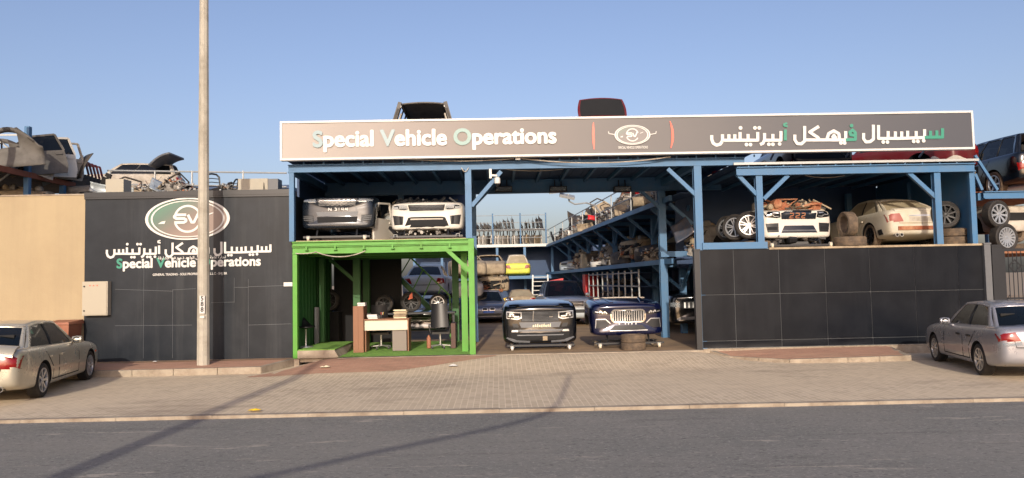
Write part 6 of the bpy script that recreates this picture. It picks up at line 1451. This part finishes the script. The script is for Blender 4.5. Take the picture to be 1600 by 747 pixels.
for i, (px0, px1, py0, Y, lab) in enumerate(((165, 193, 280, 21.2, 'small cream box on the office roof under the white wreck'), (372, 434, 279.5, 21.4, 'long cream air conditioning unit on the office roof beside the canopy'))):
    a_, c_ = at(px0, 290, Y).x, at(px1, 290, Y).x; zt_ = at(px0, py0, Y).z
    u = thing('ac_unit', lab, 'air conditioner', ((a_+c_)/2, Y, zblk)); MB().m('ac_box').box(a_, c_-.28 if i else c_, Y, Y+.45, zblk+.03, zt_).out('casing', u)
    if i: MB().m('plastic_grey').box(c_-.278, c_, Y+.02, Y+.43, zblk+.03, zt_-.01).out('grille', u); b = MB().m('plastic'); b.tube([(a_+.7, Y-.01, zblk+.1), (a_+.72, Y-.03, zt_-.12), (a_+.76, Y-.01, zblk+.12)], .012, 5); b.out('hose', u)
    adopt(u)
def seat_frame(label, loc, rz, s):
    t = thing('car_seat_skeleton', label, 'seat frame', loc, rz); b = MB().m('plastic')
    for x in (-.25, .25): b.tube([(x, -.25, .05), (x, .2, .08), (x*.95, .34, .5), (x*.8, .44, .92), (x*.5, .46, 1.0), (0, .46, 1.02)], .03, 6)
    for k in range(7): b.tube([(-.24+.01*k, .22+.035*k, .14+.12*k), (0, .27+.035*k, .16+.12*k), (.24-.01*k, .22+.035*k, .14+.12*k)], .014, 5)
    for k in range(4): b.tube([(-.25, -.2+.12*k, .07), (.25, -.2+.12*k, .07)], .014, 5)
    b.out('frame', t); lumps(t, 'motor_parts', ('plastic', 'wreck_dark'), 12, -.22, .22, -.2, .3, .1, .4, 5, (.03, .07)); t.scale = (s,)*3
seat_frame('black bare car seat frame on the office roof right behind the light pole', (at(333, 290, 22).x, 22, zblk), R(24), .95)
seat_frame('black bare car seat frame on the office roof beside the cream air conditioner', (at(350, 290, 22.3).x, 22.3, zblk), R(-50), .8)
q = bonnet('silver car bonnet sloping on the office roof under the raised tailgate', None); q.location = (at(266, 290, 24.8).x, 24.8, zblk+.60); q.rotation_euler = (R(-58), R(18), R(35)); q.scale = (.9, .9, .9)
for ch in q.children: ch.material_slots[0].link = 'OBJECT'; ch.material_slots[0].material = M['paint_sky']
for i, (px, Y, kind, sc_, rz_, lab) in enumerate(((296, 21.8, 'ENG', .75, 0, 'greasy engine on the office roof before the light pole'), (262, 21.6, 'ENG', .6, 1, 'small greasy gearbox lump on the office roof under the raised tailgate'), (352, 21.5, 'ENG', .55, 2, 'small alloy engine part on the office roof next to the dark seats'), (155, 21.5, 'ENG', .5, 2, 'small grey engine part on the office roof corner by the sand wall'))):
    r = dup(protos[kind], (at(px, 290, Y).x, Y, zblk+.02), (R(-12 if kind == 'SEA' else 0), 0, rz_), lab, None, {'interior': 'wreck_dark'}); r.scale = (sc_,)*3
    if 'group' in r.keys(): del r['group']
tag(MB().m('coral').hexa([(-.16, -.1, 0), (.16, -.1, 0), (.16, .1, 0), (-.16, .1, 0), (-.2, -.1, .12), (.1, -.1, .16), (.1, .1, .16), (-.2, .1, .12)]).out('tail_lamp', None, 0, (at(292, 290, 21.5).x, 21.2, zblk+.06)), 'red tail lamp lying on the office roof before the light pole', 'tail lamp')

# more scrap along the left skyline
r9 = random.Random(41)
for i in range(16):
    px = 150+i*13.5+r9.uniform(-4, 4)
    if 308 < px < 330: continue
    Y = 25.0+r9.uniform(-.8, .6); kd = r9.choice(['ENG', 'BUM', 'BUM', 'ENG', 'DOR', 'SEA'])
    put(kd, 0, 0, 0, (R(r9.uniform(-40, 10)), R(r9.uniform(-25, 25)), r9.uniform(0, 6)), CW[r9.choice([0, 1, 3, 4, 6])], 'on the black office roof', Vector((at(px, 290, Y).x, Y, zblk+.62 if kd != 'DOR' else zblk+.6)))
struct_ = tag(MB().m('wreck_dark').box(at(150, 300, 25).x, at(440, 300, 25).x, 24.0, 25.7, zblk-.3, zblk+.58).out('roof_platform'), 'low dark platform on the office roof carrying loose scrap parts', 'platform')
for px, Y, lab, kk, rz_, sc_ in ((30, 22.6, 'sand coloured stripped car front under the rusty shelf behind the sand wall', 'wreck_sand', -70, .85), (96, 24.6, 'pale stripped car front under the far end of the rusty shelf', 'wreck_pale', -50, .8)):
    q = dup(CF, (at(px, 300, Y).x, Y, ztan-.31), (0, 0, R(rz_)), lab, None, {'wreck_grey': kk}); q.scale = (sc_,)*3
for i in range(14):
    px = 2+i*9.5; Y = 21.6+i*.22
    put(r9.choice(['BUM', 'DOR', 'BON', 'BUM']), 0, 0, 0, (R(r9.uniform(-30, 30)), R(r9.uniform(-20, 20)), r9.uniform(.2, 1.4)), CW[r9.choice([0, 3, 4, 3, 6])], 'on the rusty shelf over the sand wall', Vector((at(px, 270, Y).x-.25, Y, zsh+.05)))
for i, (px, Y) in enumerate(((14, 22.4), (50, 23.2), (66, 23.8))):
    q = big_fender(('grey car wing lying deep on the rusty shelf over the sand wall', 'dark car wing standing behind the blue post over the sand wall', 'dusty car wing behind the upright grey door on the rusty shelf')[i], ('primer', 'wreck_dark', 'wreck_grey')[i], (at(px, 270, Y).x, Y, zsh+.03), (R(-10), R((-14, 10, 0)[i]), R((30, 60, 50)[i])), (.9, 1.0, 1.15)[i])

# ---------------------------------------------------------------- lamps, camera, cables
for px, lab in ((787, 'black floodlight box under the canopy next to the security camera'), (872, 'black floodlight box in the middle of the canopy edge'), (972, 'black floodlight box under the canopy near the inner post')):
    Y = CY-.14; p = at(px, 296, Y); t = thing('floodlight', lab, 'floodlight', p)
    MB().m('plastic').box(-.26, .26, -.12, .12, -.085, .085).out('housing', t); MB().m('glass_lamp').box(-.23, .23, -.126, -.121, -.06, .06).out('lens', t); b = MB().m('plastic'); b.bar((-.1, 0, .085), (-.1, .06, .3), .03); b.bar((.1, 0, .085), (.1, .06, .3), .03); b.out('bracket', t)
p = at(777, 282, 19.34); sc_ = thing('security_camera', 'white dome security camera on a bracket below the banner', 'security camera', p)
MB().m('white').lathe([(.03, .09), (.075, .06), (.08, -.05), (.07, -.08)], (0, 0, 0), 'z', 14).out('housing', sc_, 40); MB().m('gloss_black').lathe([(.068, -.081), (.055, -.13), (.02, -.16)], (0, 0, 0), 'z', 14).out('dome', sc_, 50)
b = MB().m('white'); b.bar((0, 0, .12), (-.14, .04, .14), .05); b.box(-.2, -.14, .0, .09, .06, .30); b.out('bracket', sc_)
p = at(874, 303, 30); ll = thing('yard_lamp', 'twin head yard lamp on a bent arm above the yard', 'yard lamp', p)
for dx, dz, tl_ in ((-.12, .12, -30), (.30, -.1, -12)):
    b = MB().m('galv'); b.box(-.3, .3, -.2, .2, -.05, .05); h = b.out('head', ll, 0, (dx, 0, dz), (R(20), R(tl_+25), 0)); MB().m('glass_lamp').box(-.24, .24, -.15, .15, -.062, -.051).out('lens', h)
q = at(916, 317, 30)-p; MB().m('galv').tube([(.35, 0, 0), (.38, 0, -.3), (.6, 0, -.42), (q.x, 0, q.z), (q.x+.35, .1, q.z-.1), (q.x+.6, .2, -3.0+2.2)], .035, 6).out('arm', ll)
def cable(label, pts, r=.012, k='wreck_pale', name='cable'): return tag(MB().m(k).tube(pts, r, 5).out(name), label, 'cable')
def sag(a, b, d, n=14): a, b = Vector(a), Vector(b); return [a.lerp(b, t/n)-Vector((0, 0, d*4*(t/n)*(1-t/n))) for t in range(n+1)]
cable('white cable sagging under the green beam of the bay', sag(at(492, 393, 19.36), at(571, 392, 19.36), .14)); cable('white cable running along the green beam corner', sag(at(462, 396, 19.38), at(494, 394, 19.38), .02))
cable('pale cable sagging below the middle of the banner', sag(at(810, 247, 19.3), at(1048, 245, 19.3), .14), .014); cable('pale cable along the banner bottom above the two car fronts', sag(at(640, 249, 19.3), at(803, 248, 19.3), .05), .012); cable('thin pale cable under the canopy beside the security camera', sag(at(786, 264, 19.5), at(880, 264, 19.9), .05), .012)
cable('pale cable in the ceiling of the blue bay', sag(at(1258, 274, 20.0), at(1320, 274, 20.0), .06), .012); cable('loose cable loop hanging on the blue post at the bay corner', sag(at(721, 262, 19.37), at(732, 262, 19.37), .1), .01)
jb = at(809, 247.5, 19.3); tag(MB().m('white').box(jb.x-.06, jb.x+.06, 19.24, 19.32, jb.z-.04, jb.z+.05).out('junction_box'), 'small white junction box under the banner bottom edge', 'junction box')
# bin and litter
bn = thing('wheelie_bin', 'brown wheelie bin against the sand wall behind the gold car', 'bin', (at(99, 520, 19.2).x, 19.2, .0))
MB().m('bin').hexa([(-.24, -.25, .06), (.24, -.25, .06), (.24, .2, .06), (-.24, .2, .06), (-.31, -.33, .98), (.31, -.33, .98), (.31, .28, .98), (-.31, .28, .98)]).out('body', bn)
b = MB().m('bin'); b.hexa([(-.33, -.36, .985), (.33, -.36, .985), (.33, .33, .985), (-.33, .33, .985), (-.31, -.34, 1.04), (.31, -.34, 1.04), (.31, .33, 1.08), (-.31, .33, 1.08)]); b.tube([(-.28, .36, 1.0), (.28, .36, 1.0)], .02, 8); b.out('lid', bn)
for x in (-.2, .2): MB().m('rubber').lathe([(.02, -.03), (.1, -.03), (.1, .03), (.02, .03)], (x, .24, .10), 'x', 14).out('wheel', bn)
def scrap(label, px, py, z, k, s=.07, seed=1, name='litter_paper', cat='litter'):
    r = random.Random(seed); p = atz(px, py, z); b = MB().m(k).grid(lambda u, v: ((u-.5)*s*2.2, (v-.5)*s*1.4, s*.35+s*.5*r.random()*math.sin(3*u)*math.sin(3*v)), [k_/5 for k_ in range(6)], [k_/4 for k_ in range(5)])
    return tag(b.out(name, None, 0, (p.x, p.y, gz(p.x, p.y)+.0)), label, cat)
scrap('crumpled yellow wrapper on the road kerb in front of the office', 398, 644, -.21, 'yellow', .09, 2, 'litter_wrapper'); scrap('white crumpled paper on the red paving before the concrete step', 708, 572, -.1, 'white', .09, 3); scrap('torn paper scrap on the paving near the kerb corner', 508, 580, -.17, 'paper', .10, 4)
scrap('small white paper scrap on the sidewalk along the black office', 187, 564, .0, 'white', .05, 5).location.z = .0; scrap('flat white scrap on the sidewalk halfway along the black office', 242, 566, .0, 'white', .05, 6).location.z = 0
